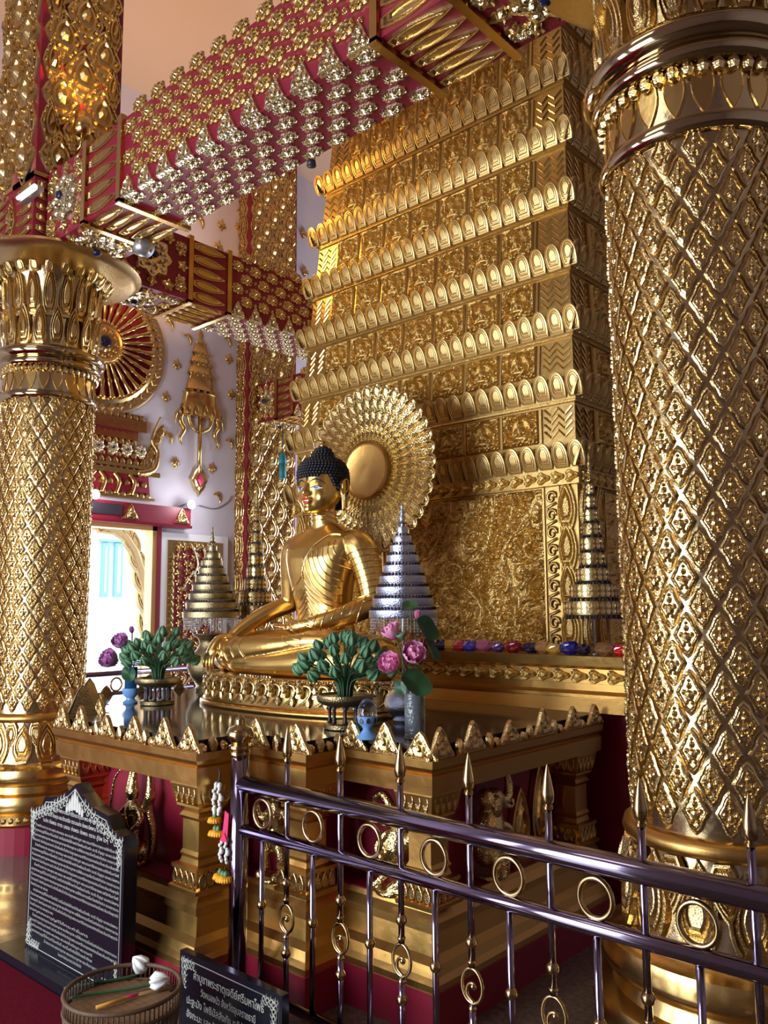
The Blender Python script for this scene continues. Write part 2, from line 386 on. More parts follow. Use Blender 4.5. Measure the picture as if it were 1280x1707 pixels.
# ---------------------------------------------------------------- columns
LOZ = me_lozenge('lozenge', .082, .150, .020, 'leaf')
TONGUE = me_flame('tongue', .085, .17, .012, 'gold', 1)
CAPLEAF = me_flame('capital_leaf', .105, .40, .035, 'leaf', 3)
BASELEAF = me_flame('base_leaf', .15, .27, .03, 'leaf', 3)
TIPLEAF = me_flame('tip_leaf', .07, .13, .02, 'leaf', 2)
def column(c, label, face):
    t = thing('column', label, 'column', (c[0], c[1], 0))
    MB().lathe([(.47, 0), (.47, .17)], 48, cap=True, smooth=False).obj('plinth', M['red'], t)
    sharpen(MB().lathe([(.43, .17), (.44, .18), (.44, .24), (.42, .25), (.455, .27), (.465, .31), (.45, .355), (.40, .37), (.385, .41), (.42, .43), (.435, .47), (.42, .52), (.37, .535), (.36, .55), (.355, .555)], 56).obj('base', M['gold'], t))
    bm = MB()
    for i in range(60):
        a = 2 * pi * i / 60; bm.ball((.445 * cos(a), .445 * sin(a), .21), .019, 5, 4, False)
    bm.obj('bead_row', M['gold'], t, kind='stuff')
    MB().lathe([(.35, .55), (.335, .65), (.318, .83)], 48, cap=False).obj('base_band', M['shaft'], t)
    for i in range(14):
        a = 2 * pi * (i + .5) / 14
        n_ = V((cos(a), sin(a), .13)); inst('base_leaf', BASELEAF, t, (V((.348 * cos(a), .348 * sin(a), .555)), (-sin(a), cos(a), 0), V((-.13 * cos(a), -.13 * sin(a), 1)), n_))
        a += pi / 14
        inst('base_leaf', BASELEAF, t, (V((.328 * cos(a), .328 * sin(a), .82)), (sin(a), -cos(a), 0), V((.10 * cos(a), .10 * sin(a), -1)), n_), (.62, .62, .8))
    sharpen(MB().lathe([(.31, .815), (.345, .825), (.352, .845), (.345, .868), (.31, .878)], 56).obj('base_ring', M['table'], t), 60)
    MB().lathe([(.31, .87), (.31, 3.08)], 64, cap=False).obj('shaft', M['shaft'], t)
    NC, RH = 20, .172
    cells = []
    rows = int((3.07 - .90) / (RH / 2))
    for r in range(rows):
        z = .955 + r * RH / 2
        if z > 3.02: break
        for i in range(NC):
            a = 2 * pi * (i + .5 * (r % 2)) / NC
            d = cos(a - face); cells.append((-d, a, z))
    cells.sort(key=lambda q: q[0])
    rest = MB()
    for q, (d, a, z) in enumerate(cells):
        fr = (V((.31 * cos(a), .31 * sin(a), z)), V((-sin(a), cos(a), 0)), V((0, 0, 1)), V((cos(a), sin(a), 0)))
        if q < 298: inst('lozenge', LOZ, t, fr)
        else: rest.relief(lobed(12, .082, .15, 6, .05, 1.15), fr, [(1, -.004), (.95, .012), (.7, .008), (.3, .02)])
    rest.obj('far_side_lozenges', M['leaf'], t, kind='stuff')
    sharpen(MB().lathe([(.31, 3.06), (.338, 3.07), (.345, 3.09), (.338, 3.115), (.312, 3.12)], 56).obj('neck_ring', M['mirror'], t), 60)
    MB().lathe([(.313, 3.11), (.313, 3.32)], 48, cap=False).obj('neck_band', M['shaft'], t)
    for i in range(22):
        a = 2 * pi * i / 22
        inst('tongue', TONGUE, t, (V((.313 * cos(a), .313 * sin(a), 3.29)), (sin(a), -cos(a), 0), (0, 0, -1), (cos(a), sin(a), 0)), (1, 1.02, 1))
    bm = MB()
    for i in range(44):
        a = 2 * pi * i / 44; bm.ball((.325 * cos(a), .325 * sin(a), 3.275), (.022, .022, .026), 6, 4, False)
    bm.obj('neck_beads', M['leaf'], t, kind='stuff')
    sharpen(MB().lathe([(.32, 3.295), (.355, 3.305), (.365, 3.325), (.35, 3.35), (.345, 3.36), (.375, 3.37), (.392, 3.40), (.38, 3.43), (.34, 3.445), (.31, 3.45)], 56).obj('capital_ring', M['mirror'], t), 60)
    MB().lathe([(.30, 3.44), (.295, 3.75), (.32, 3.95), (.40, 4.04)], 48, cap=False).obj('capital_bell', M['shaft'], t)
    for k, (z, h, rr, nn) in enumerate(((3.45, .30, .30, 18), (3.66, .40, .298, 18))):
        for i in range(nn):
            a = 2 * pi * (i + .5 * k) / nn
            inst('capital_leaf', CAPLEAF, t, (V((rr * cos(a), rr * sin(a), z)), (-sin(a), cos(a), 0), V((.09 * cos(a), .09 * sin(a), 1)), (cos(a), sin(a), -.09)), (1, h / .40, 1))
    for i in range(24):
        a = 2 * pi * i / 24
        inst('tip_leaf', TIPLEAF, t, (V((.37 * cos(a), .37 * sin(a), 3.96)), (-sin(a), cos(a), 0), V((.7 * cos(a), .7 * sin(a), 1)), (cos(a), sin(a), -.7)))
    sharpen(MB().lathe([(.33, 4.00), (.42, 4.02), (.56, 4.05), (.61, 4.065), (.635, 4.09), (.62, 4.115), (.3, 4.118)], 64).obj('abacus', M['leaf'], t), 50)
    return t
c1 = column((-5.85, 2.82), 'slim golden column beside the black plaque, under the red pillar', atan2(-2.82, 5.85))
c2 = column((-1.01, 2.82), 'large golden column standing close behind the steel railing', atan2(-2.82, 1.01))

# ---------------------------------------------------------------- beams and pillars
STUD = me_stud('stud', .128, .098, .032, 'leaf')
STUDB = me_stud('stud', .140, .074, .030, 'pale')
BUD = me_stud('bud', .040, .034, .016, 'leaf')
EDGE = me_tri('edge_leaf', .155, .145, .040, 'pale')
FILL = MB().relief(lobed(18, .10, .09, 5, .25, 2), XY0, [(1, -.003), (.9, .016), (.55, .008), (.25, .026)]).mesh('foliage', M['leaf'])
LANCE = me_flame('lance', .085, .30, .028, 'leaf', 2)
ROSE = me_rosette('rosette', .15, .045, 'pale')
def gemmed(parent, fr):
    r = inst('rosette', ROSE, parent, fr, (1.15, 1.15, 1.15))
    MB().ball((0, 0, .045), (.028, .028, .018), 12, 6).obj('gem', M['gem'], r)
    return r
def beam(label, p0, dirv, L, sn, secs, zb=4.12, zt=4.66, hw=.24):
    """secs: [(from, to, kind)] along the beam; sn: normal of the decorated side"""
    t = thing('beam', label, 'beam', (p0[0], p0[1], zb)); d = V(dirv); s = V(sn); up = V((0, 0, 1)); H = zt - zb
    def bx(a, b, w0, w1, z0, z1):
        q = [d * a + s * w0, d * b + s * w1]
        lo = [min(q[0][i], q[1][i]) for i in range(2)]; hi = [max(q[0][i], q[1][i]) for i in range(2)]
        return (lo[0], lo[1], z0), (hi[0], hi[1], z1)
    MB().box(*bx(0, L, -hw, hw, 0, H)).obj('beam_body', M['red'], t)
    cuts = sorted({a for a, b, k in secs} | {b for a, b, k in secs})
    for c in cuts:
        if c <= .001 or c >= L - .001: continue
        MB().box(*bx(c - .022, c + .022, hw - .01, hw + .028, -.02, H + .02)).box(*bx(c - .022, c + .022, -hw - .028, hw + .028, -.03, .0)).obj('band', M['gold'], t)
    for a, b, k in secs:
        ln = b - a
        if k == 'stud':
            n = max(1, round(ln / .205)); st = ln / n
            for r in range(5):
                for i in range(n):
                    x = a + st * (i + (.5 if r % 2 else 1.0))
                    if x > b - .05: continue
                    z = .145 + r * .102
                    inst('stud', STUD, t, (d * x + s * hw + up * z, d, up, s))
                    if r < 4 and x + st * .5 < b - .05: inst('bud', BUD, t, (d * (x + st * .5) + s * hw + up * (z + .0), d, up, s))
            for i in range(n):
                inst('edge_leaf', EDGE, t, (d * (a + st * (i + .5)) + s * hw + up * -.01, d, up, s))
            for r in range(5):
                for i in range(n):
                    x = a + st * (i + (.5 if r % 2 == 0 else 1.0))
                    if x > b - .06: continue
                    inst('stud', STUDB, t, (d * x + s * (hw - .045 - r * .098), d, s, -up))
        elif k == 'lance':
            n = 5
            for i in range(n):
                z = H * (i + .5) / n
                inst('lance', LANCE, t, (d * (a + .03) + s * hw + up * z, -up, d, s), (1.1, (ln - .06) / .30, 1))
                w_ = -hw + 2 * hw * (i + .5) / n
                inst('lance', LANCE, t, (d * (a + .03) + s * w_, s, d, -up), (1.0, (ln - .06) / .30, 1))
        elif k == 'rose':
            c = (a + b) / 2
            for k_ in range(12):
                an = 2 * pi * k_ / 12; rx = ln * .5 - .075; rz = H * .5 - .07
                q1 = max(-rx, min(rx, .25 * cos(an) * 1.25)); q2 = max(-rz, min(rz, .25 * sin(an)))
                inst('foliage', FILL, t, (d * (c + q1) + s * hw + up * (H * .5 + q2), d * cos(an) + up * sin(an), up * cos(an) - d * sin(an), s))
                inst('foliage', FILL, t, (d * (c + q1) + s * max(-.17, min(.17, .24 * sin(an))), d * cos(an) + s * sin(an), s * cos(an) - d * sin(an), -up))
            gemmed(t, (d * c + s * hw + up * (H * .5), d, up, s)); gemmed(t, (d * c, d, s, -up))
            for sx in (-1, 1):
                for sz in (.09, H - .11):
                    inst('stud', STUD, t, (d * (c + sx * (ln * .5 - .09)) + s * hw + up * sz, d, up, s), (.9, .9, 1))
                for sw in (-.16, .16):
                    inst('stud', STUDB, t, (d * (c + sx * (ln * .5 - .09)) + s * sw, d, s, -up), (.9, .9, 1))
    return t
# main beam over the two columns (along X), decorated on the entrance side
beam('long red beam studded with gold flowers crossing in front of the tower', (-5.50, 2.82), (1, 0, 0), 4.20, (0, -1, 0),
     [(.0, .56, 'rose'), (.56, 1.0, 'lance'), (1.0, 3.17, 'stud'), (3.17, 3.60, 'lance'), (3.60, 4.2, 'rose')])
beam('short red beam from the slim column back to the left wall', (-8.94, 2.82), (1, 0, 0), 2.75, (0, -1, 0),
     [(.0, 2.0, 'stud'), (2.0, 2.75, 'lance')])
beam('red gold-studded beam running back from the slim column', (-5.85, 3.14), (0, 1, 0), 3.9, (1, 0, 0),
     [(.0, .72, 'rose'), (.72, 1.12, 'lance'), (1.12, 2.9, 'stud'), (2.9, 3.9, 'lance')])
beam('small far red beam joining the wall pilaster behind the statue', (-8.74, 7.40), (1, 0, 0), 2.85, (0, -1, 0),
     [(.0, .42, 'rose'), (.42, .75, 'lance'), (.75, 2.85, 'stud')])

OGEE = MB()
_ol = flame_outline(9, .27, .44); _ol = [(x, y - .17) for x, y in _ol]
OGEE.relief(lobed(28, .275, .50, 4, .03, 1.25), XY0, [(1, -.004), (.97, .016), (.86, .020), (.82, .008), (.74, .010)])
OGEE.relief([(x * .62, y * .62) for x, y in _ol], XY0, [(1, .004), (.94, .03), (.74, .034), (.62, .018), (.5, .024), (.25, .05)])
for _i in range(12):
    _a = 2 * pi * _i / 12
    OGEE.ball((.098 * cos(_a), .17 * sin(_a), .014), (.017, .022, .018), 5, 4, False)
OGEE = OGEE.mesh('ogee_ornament', M['leaf'])
bc = thing('beam_crossing', 'red block with spiky gold leaves where the beams meet over the slim column', 'beam block', (-5.85, 2.82, 4.118))
MB().box((-.325, -.325, 0), (.325, .325, .535)).obj('block', M['red'], bc)
for n_, u_ in (((0, -1, 0), (1, 0, 0)), ((1, 0, 0), (0, 1, 0))):
    n_, u_ = V(n_), V(u_); up_ = V((0, 0, 1))
    for i in range(6):
        z = .05 + i * .082
        for s_ in (-1, 1): inst('spike_leaf', LANCE, bc, (n_ * .325 + u_ * (s_ * .315) + up_ * z, up_ * s_, u_ * -s_, n_), (.85, .82, 1))
    inst('pendant', OGEE, bc, (n_ * .327 + up_ * .27, u_, up_, n_), (.42, .72, 1))
    MB().box(*[tuple(q) for q in ((min(-.34 * abs(u_.x), .32 * n_.x), min(-.34 * abs(u_.y), .34 * n_.y), .515), (max(.34 * abs(u_.x), .345 * n_.x), max(.34 * abs(u_.y), .32 * n_.y), .545))]).obj('top_strip', M['gold'], bc)
def pillar(name, label, lo, hi, faces, cw, chh):
    c = ((lo[0] + hi[0]) / 2, (lo[1] + hi[1]) / 2); t = thing(name, label, 'pillar', (c[0], c[1], lo[2]))
    MB().box((lo[0] - c[0], lo[1] - c[1], 0), (hi[0] - c[0], hi[1] - c[1], hi[2] - lo[2])).obj('shaft', M['red'], t)
    H = hi[2] - lo[2]
    for nrm, u, W, dist in faces:
        nc = max(1, round(W / cw)); st = W / nc; rows = int(H / (chh / 2))
        for r in range(rows):
            z = .16 + r * chh / 2
            if z > H - .1: break
            for i in range(nc + (r % 2)):
                x = -W / 2 + st * (i + .5 - .5 * (r % 2))
                e_ = abs(x) > W / 2 - .02
                if e_: x = (W / 2 - st * .26) * (1 if x > 0 else -1)
                inst('ogee_ornament', OGEE, t, (V(nrm) * dist + V(u) * x + V((0, 0, z)), V(u), V((0, 0, 1)), V(nrm)), (st / .300 * (.5 if e_ else 1), chh / .55, 1.2))
    return t
pillar('pillar', 'red pillar covered in gold flame ornaments above the slim column', (-6.17, 2.5, 4.66), (-5.53, 3.14, 8.2), [((0, -1, 0), (1, 0, 0), .64, .32), ((1, 0, 0), (0, 1, 0), .64, .32)], .26, .48)
pillar('wall_pilaster', 'tall red wall pilaster with gold flame lattice behind the statue', (WX - .02, 6.98, 0), (-8.72, 7.86, 8.2), [((1, 0, 0), (0, 1, 0), .88, .115), ((0, -1, 0), (1, 0, 0), .22, .44)], .30, .50)

# ---------------------------------------------------------------- the golden tower
def thw(z): return 1.17 - max(0, z - 2.8) * .055
def tyf(z): return 4.16 + max(0, z - 2.8) * .098
TCY = 5.33
tw = thing('stupa_tower', 'tall golden tower carved with tiers of lotus petals and relief panels', 'tower', (AX, TCY, 0))
def tring(z, e=0.0):
    h = thw(z) + e; y = TCY - tyf(z) + e
    return [(-h, -y, z), (h, -y, z), (h, y, z), (-h, y, z)]
MOULD = [2.446, 2.849, 3.245, 3.655, 4.07, 4.49, 4.935, 5.38, 5.80]
MB().box((-1.55, -1.36, 0), (1.50, 1.4, 1.028)).obj('plinth', M['dred'], tw)
zs = [1.03] + MOULD
for i in range(len(zs)):
    z0 = zs[i]; z1 = zs[i + 1] if i + 1 < len(zs) else 6.3
    MB().loft([tring(z0), tring(z1)], True).obj('tier_wall', M['plain'], tw)
PETAL = me_arch('lotus_petal', .100, .155, .0090, 'petal', bulge=lambda x, y: .011 * sin(pi * min(1, max(0, y / .155)) * .8) - .6 * x * x)
def faceframe(face, x, z, out=0.0):
    """front: x along +X; right: x along +Y (both from the face centre)"""
    if face == 'f': return V((x, -(TCY - tyf(z)) - out, z)), V((1, 0, 0)), V((0, .098 if z > 2.8 else 0, 1)).normalized(), V((0, -1, .0))
    if face == 'r': return V((thw(z) + out, x, z)), V((0, 1, 0)), V((-.055 if z > 2.8 else 0, 0, 1)).normalized(), V((1, 0, 0))
    return V((-thw(z) - out, x, z)), V((0, -1, 0)), V((.055 if z > 2.8 else 0, 0, 1)).normalized(), V((-1, 0, 0))
rest = MB(); npet = 0
for zi, z in enumerate(MOULD):
    sharpen(MB().loft([tring(z - .112, .0), tring(z - .108, .018), tring(z - .098, .018), tring(z - .06, .022), tring(z - .01, .04), tring(z + .02, .04), tring(z + .04, .0)], False).obj('moulding', M['plain'], tw), 50)
    MB().loft([tring(z - .125, -.005), tring(z - .12, .014), tring(z - .105, .014), tring(z - .10, -.005)], False).obj('bead_line', M['tower'], tw)
    for face in 'frl':
        W = 2 * thw(z) if face == 'f' else 2 * (TCY - tyf(z)); n = round(W / .1); st = (W + .06) / n
        for i in range(n + 1):
            x = -W / 2 - .03 + st * i
            o, u, v, nn = faceframe(face, x, z - .098, .022)
            tilt = V((nn.x * .30, nn.y * .30, 1)).normalized(); nq = (nn - tilt * nn.dot(tilt)).normalized()
            if face == 'f' or (face == 'r' and x < W * .02 and npet < 298):
                if npet < 298:
                    inst('lotus_petal', PETAL, tw, (o, u, tilt, nq)); npet += 1; continue
            rest.relief(arch_outline(4, .10, .155), (o, u, tilt, nq), [(1, -.004), (.95, .014), (.6, .012), (.3, .03)])
rest.obj('far_lotus_petals', M['tower'], tw, kind='stuff')
# relief panels: seated figures under arches
def panel_h(seed):
    rnd = random.Random(seed); ph = [rnd.uniform(0, 6) for _ in range(6)]
    def h(a, b):
        x = (a - .5) * 2; y = b * 2 - .9
        e = 0.0
        edge = max(abs(x), abs((b - .5) * 2))
        if edge > .86: return .016 if edge < .95 else .002
        def blob(cx, cy, rx, ry, hh):
            q = 1 - ((x - cx) / rx) ** 2 - ((y - cy) / ry) ** 2
            return hh * sqrt(q) if q > 0 else 0
        e = max(e, 1.0 * blob(0, .38, .15, .19, .026), blob(0, .62, .07, .13, .02), blob(0, 0, .22, .3, .026), blob(0, -.42, .5, .17, .026), blob(-.3, -.1, .1, .3, .018), blob(.3, -.1, .1, .3, .018))
        r = sqrt(x * x + (y - .15) ** 2 * .8)
        e = max(e, .012 + .008 * cos(26 * r + 5 * atan2(y - .15, x) + ph[0]) if .52 < r < .80 else 0)
        if r >= .80: e = max(e, .008 + .010 * sin(14 * x + ph[1] + 3 * sin(9 * y + ph[2])) * sin(13 * y + ph[3]))
        if y < -.62: e = max(e, .012 + .008 * cos(30 * x))
        return e * 1.5
    return h
PAN = []
for q in range(4):
    mb = MB(); mb.grid(XY0, .25, .235, 26, 24, panel_h(q), smooth=False, skirt=.004); PAN.append(mb.mesh('relief_panel', M['tower']))
k = 0
for i in range(len(MOULD)):
    z0 = MOULD[i] + .065; z1 = (MOULD[i + 1] if i + 1 < len(MOULD) else 6.2) - .135
    zc = (z0 + z1) / 2
    for face in 'fr':
        W = (2 * thw(zc) if face == 'f' else 2 * (TCY - tyf(zc))) - .44; n = 7; st = W / n
        for j in range(n):
            if face == 'r' and j > 3: continue
            k += 1
            fr = faceframe(face, -W / 2 + st * (j + .5), z0, .004)
            inst('relief_panel', PAN[(k * 7 + i) % 4], tw, fr, ((st - .022) / .25, (z1 - z0) / .235, 1))
        for j in range(n + 1):
            if face == 'r' and j > 4: continue
            o, u, v, nn = faceframe(face, -W / 2 + st * j, z0, 0)
            mb = MB(); a = u * .008
            mb.loft([[o - a, o + a, o + a + nn * .012, o - a + nn * .012], [o - a + v * (z1 - z0), o + a + v * (z1 - z0), o + a + nn * .012 + v * (z1 - z0), o - a + nn * .012 + v * (z1 - z0)]])
            mb.obj('panel_divider', M['plain'], tw)
    # chevron strips at the corners
    for face, sg in (('f', 1), ('f', -1), ('r', -1)):
        for q in range(4):
            z = z0 + .02 + q * (z1 - z0 - .03) / 4
            W = thw(z) if face == 'f' else (TCY - tyf(z))
            pts = []
            for e in range(5):
                x = sg * (W - .015 - e * .045); o, u, v, nn = faceframe(face, x, z + (.045 if e % 2 == 0 else 0), .004); pts.append(o)
            MB().tube(pts, .0065, 5, smooth=False).obj('chevron', M['gold'], tw)
# lower stage: frieze, big carved field, scroll border, corner leaves
sharpen(MB().loft([tring(2.25, .0), tring(2.255, .022), tring(2.345, .022), tring(2.352, .0)], False).obj('frieze', M['plain'], tw), 40)
FRZ = MB(); FRZ.relief(lobed(18, .085, .07, 3, .25, 2), XY0, [(1, -.003), (.9, .012), (.6, .006), (.3, .02)]); FRZ = FRZ.mesh('frieze_scroll', M['tower'])
for i in range(26):
    x = -1.14 + i * .0915
    o, u, v, nn = faceframe('f', x, 2.30, .022); inst('frieze_scroll', FRZ, tw, (o, u, v, nn), (1, 1 if i % 2 else -1, 1))
for i in range(10):
    o, u, v, nn = faceframe('r', -1.12 + i * .0915, 2.30, .022); inst('frieze_scroll', FRZ, tw, (o, u, v, nn))
SW = []
rr = random.Random(11)
for q in range(60): SW.append((rr.random(), rr.random(), rr.uniform(.04, .105), rr.choice((-1, 1)), rr.uniform(0, 6)))
for q in range(7): SW.append((.12 + q * .125, .10, .07, rr.choice((-1, 1)), rr.uniform(0, 6)))
def carve(a, b):
    x = a * 1.9; y = b * .93; best = 0; e = min(a * 1.9, (1 - a) * 1.9, b * .93, (1 - b) * .93)
    for cx, cy, r, s, ph in SW:
        dx = x - cx * 1.9; dy = y - cy * .93; d = sqrt(dx * dx + dy * dy)
        if d < r:
            q = (1 - (d / r) ** 2)
            hh = .034 * sqrt(q) * (.62 + .38 * cos(22 * d / r * .5 + s * 2.5 * atan2(dy, dx) + ph))
            best = max(best, hh)
    an = 6 * noise.noise(V((x * 2.4, y * 2.4, 5)))
    ns = .5 + .5 * sin(50 * (x * cos(an) + y * sin(an))); lf_ = noise.noise(V((x * 9, y * 9, 1)))
    ns = .004 + .018 * ns * (.4 + .6 * abs(sin(7 * lf_))) + .010 * max(0, lf_)
    return (max(best, ns) + noise.noise(V((x * 50, y * 50, 3))) * .0012) * min(1, e / .02)
o, u, v, nn = faceframe('f', 0.0, 1.315, .004)
MB().grid((o, u, v, nn), 1.90, .93, 250, 130, carve, smooth=False).obj('carved_field', M['tower'], tw)
o, u, v, nn = faceframe('r', .1, 1.315, .004)
MB().grid((o, u, v, nn), 1.90, .93, 110, 70, carve, smooth=False).obj('carved_side', M['tower'], tw)
SCR = MB()
pp = [(.035 * cos(t) * (1 - t / 9), .04 * sin(t) * (1 - t / 9), .004) for t in [i * .42 for i in range(18)]]
SCR.tube(pp, [.012 - .0004 * i for i in range(18)], 5); SCR.tube([(0.03, -.03, 0), (-.03, -.055, 0), (-.02, -.085, 0)], .009, 5)
SCR = SCR.mesh('border_scroll', M['plain'])
for sx in (-1, 1):
    x = sx * 1.005
    o, u, v, nn = faceframe('f', x, 1.31, 0)
    MB().box((x - .055, o.y - .012, 1.31), (x - .045, o.y + .01, 2.25)).box((x + .045, o.y - .012, 1.31), (x + .055, o.y + .01, 2.25)).obj('scroll_border', M['plain'], tw)
    for i in range(9):
        inst('border_scroll', SCR, tw, (V((x, o.y - .004, 1.37 + i * .102)), V((1, 0, 0)), V((0, 0, 1)), V((0, -1, 0))))
CLEAF = me_flame('corner_leaf', .13, .30, .03, 'tower', 3)
for sx in (-1, 1):
    for i in range(4):
        for dx in (1.105,):
            o, u, v, nn = faceframe('f', sx * dx, 1.32 + i * .225, .003); inst('corner_leaf', CLEAF, tw, (o, u, v, nn))
        if sx > 0:
            for dy in (-1.10, -.94):
                o, u, v, nn = faceframe('r', dy, 1.32 + i * .225, .003); inst('corner_leaf', CLEAF, tw, (o, u, v, nn))
# ledge in front of the tower
LX0, LX1, LYF = AX - 1.53, -1.90, 3.92
ld = thing('altar_ledge', 'stepped golden ledge along the foot of the tower', 'ledge', (AX, 4.1, 0))
def lring(z, e): return [(LX0 - AX - e, LYF - 4.1 - e, z), (LX1 - AX + e, LYF - 4.1 - e, z), (LX1 - AX + e, 2.3, z), (1.172, 2.3, z), (1.172, .058, z), (-1.172, .058, z), (-1.172, 2.3, z), (LX0 - AX - e, 2.3, z)]
MB().loft([lring(1.032, .05), lring(1.10, .03), lring(1.105, .045), lring(1.12, .045), lring(1.135, .0), lring(1.17, 0), lring(1.172, .012), lring(1.245, .012), lring(1.25, .03), lring(1.262, .045), lring(1.312, .055)], True).obj('ledge_body', M['table'], ld)
for i in range(30):
    x = LX0 + .05 + i * (LX1 - LX0 - .1) / 29 - AX
    inst('frieze_leaf', FRZ, ld, (V((x, LYF - 4.1 - .012, 1.208)), V((1, 0, 0)), V((0, 0, 1)), V((0, -1, 0))), (1.15, .95 if i % 2 else -.95, 1))
for i in range(9):
    inst('frieze_leaf', FRZ, ld, (V((LX1 - AX + .012, LYF - 4.1 + .04 + i * .1, 1.208)), V((0, 1, 0)), V((0, 0, 1)), V((1, 0, 0))), (1.15, .95, 1))
# jewels lying along the ledge
GEM = MB()
GEM.loft([[(.045 * s_ * cos(2 * pi * i / 10 + o_), .032 * s_ * sin(2 * pi * i / 10 + o_), z_) for i in range(10)] for s_, z_, o_ in ((.45, 0, 0), (.92, .014, .3), (1, .026, 0), (.85, .040, .3), (.5, .052, 0))])
jc = [('midnight blue', (.01, .012, .08)), ('amber', (.62, .34, .06)), ('ruby red', (.45, .01, .03)), ('royal blue', (.03, .03, .35)), ('rose pink', (.40, .10, .18)), ('violet', (.10, .04, .25)), ('dark red', (.25, .01, .03)), ('navy', (.01, .01, .06)),
      ('honey', (.45, .22, .08)), ('yellow', (.6, .36, .05)), ('deep blue', (.02, .02, .25)), ('black', (.012, .012, .03)), ('brown', (.22, .10, .04)), ('cherry red', (.6, .01, .02)), ('crimson', (.35, .01, .05)), ('wine', (.18, .01, .05))]
px = [735, 748, 767, 785, 806, 830, 857, 884, 905, 925, 948, 972, 1010, 1033, 705, 690]
for i, (nm, cc) in enumerate(jc):
    p = at(px[i], 1078, Y=3.985)
    g = GEM.obj('jewel', mat('jewel_' + nm.replace(' ', '_'), cc, .06, 0, coat=1.0), loc=(p.x, 3.985 + .012 * ((i * 5) % 3 - 1), 1.312), rot=(0, 0, .5 * sin(i * 2.1)), label=nm + ' cut-glass jewel lying on the golden ledge', cat='jewel', group='jewels along the ledge')
    g.scale = (1.22 + .12 * sin(i * 3.3),) * 3

# ---------------------------------------------------------------- the altar table
XR = [-2.83, -2.47, -2.00]; YF = [2.03, 2.29, 2.50]; YB = 3.86
def mir(x): return 2 * AX - x
def plan(e, back=YB):
    """outline of the stepped table, pushed out by e (front left -> right -> back)"""
    p = [(mir(XR[2]) - e, back), (mir(XR[2]) - e, YF[2] - e), (mir(XR[1]) - e, YF[2] - e), (mir(XR[1]) - e, YF[1] - e), (mir(XR[0]) - e, YF[1] - e), (mir(XR[0]) - e, YF[0] - e),
         (XR[0] + e, YF[0] - e), (XR[0] + e, YF[1] - e), (XR[1] + e, YF[1] - e), (XR[1] + e, YF[2] - e), (XR[2] + e, YF[2] - e), (XR[2] + e, back)]
    return p
TC = (AX, 2.95)
def pring(z, e): return [(x - TC[0], y - TC[1], z) for x, y in plan(e)]
tb = thing('altar_table', 'stepped golden altar table with black granite top and red niches', 'altar table', (TC[0], TC[1], 0))
MB().loft([pring(0, .0), pring(.154, .0)]).obj('plinth', M['red'], tb)
MB().loft([pring(.154, -.005), pring(.18, -.005), pring(.20, -.02), pring(.235, -.03), pring(.26, -.055), pring(.335, -.065), pring(.345, -.045), pring(.375, -.045), pring(.405, -.07), pring(.425, -.075)]).obj('base_moulding', M['table'], tb)
MB().loft([pring(.42, -.20), pring(.86, -.20)]).obj('niche_wall', M['red'], tb)
MB().loft([pring(.422, -.078), pring(.43, -.078)]).obj('niche_shelf', M['dred'], tb)
MB().loft([pring(.845, -.05), pring(.855, -.018), pring(.925, -.012), pring(.93, -.022), pring(.94, -.012), pring(.955, -.004), pring(.985, .0)]).obj('cornice', M['table'], tb)
MB().loft([pring(.985, -.055), pring(1.015, -.055)]).obj('red_edge', M['dred'], tb)
MB().loft([pring(1.012, -.04), pring(1.032, -.04)]).obj('granite_top', M['granite'], tb)
# corner pilasters with lotus capital and base
PPET = me_flame('pilaster_petal', .042, .065, .014, 'leaf', 1)
def pilaster(x, y, w=.15):
    p = link('pilaster', None, tb, (x - TC[0], y - TC[1], 0)); h = w / 2
    def sq(e, z): return [(-h - e, -h - e, z), (h + e, -h - e, z), (h + e, h + e, z), (-h - e, h + e, z)]
    MB().loft([sq(.018, .425), sq(.02, .44), sq(.005, .45), sq(.005, .505), sq(.012, .51), sq(.012, .525), sq(-.012, .53), sq(-.018, .55), sq(-.012, .565), sq(-.02, .58), sq(-.02, .70), sq(-.008, .715), sq(-.018, .73), sq(-.008, .745), sq(.0, .755), sq(.0, .765), sq(.008, .78), sq(.02, .845), sq(.02, .86)]).obj('pilaster_body', M['table'], p)
    for (u, n) in (((1, 0, 0), (0, -1, 0)), ((0, 1, 0), (1, 0, 0))):
        for i in range(4):
            q = (i - 1.5) * w / 4
            inst('pilaster_petal', PPET, p, (V(u) * q + V(n) * (h + .010) + V((0, 0, .845)), -V(u), V((0, 0, -1)), V(n)), (.95, 1.1, 1))
            inst('pilaster_petal', PPET, p, (V(u) * q + V(n) * (h + .007) + V((0, 0, .448)), V(u), V((0, 0, 1)), V(n)), (.95, 1.0, 1))
    return p
for k in range(3):
    o_ = .125
    pilaster(XR[k] - o_, YF[k] + o_); pilaster(mir(XR[k]) + o_, YF[k] + o_)
pilaster(XR[2] - .125, 3.74)
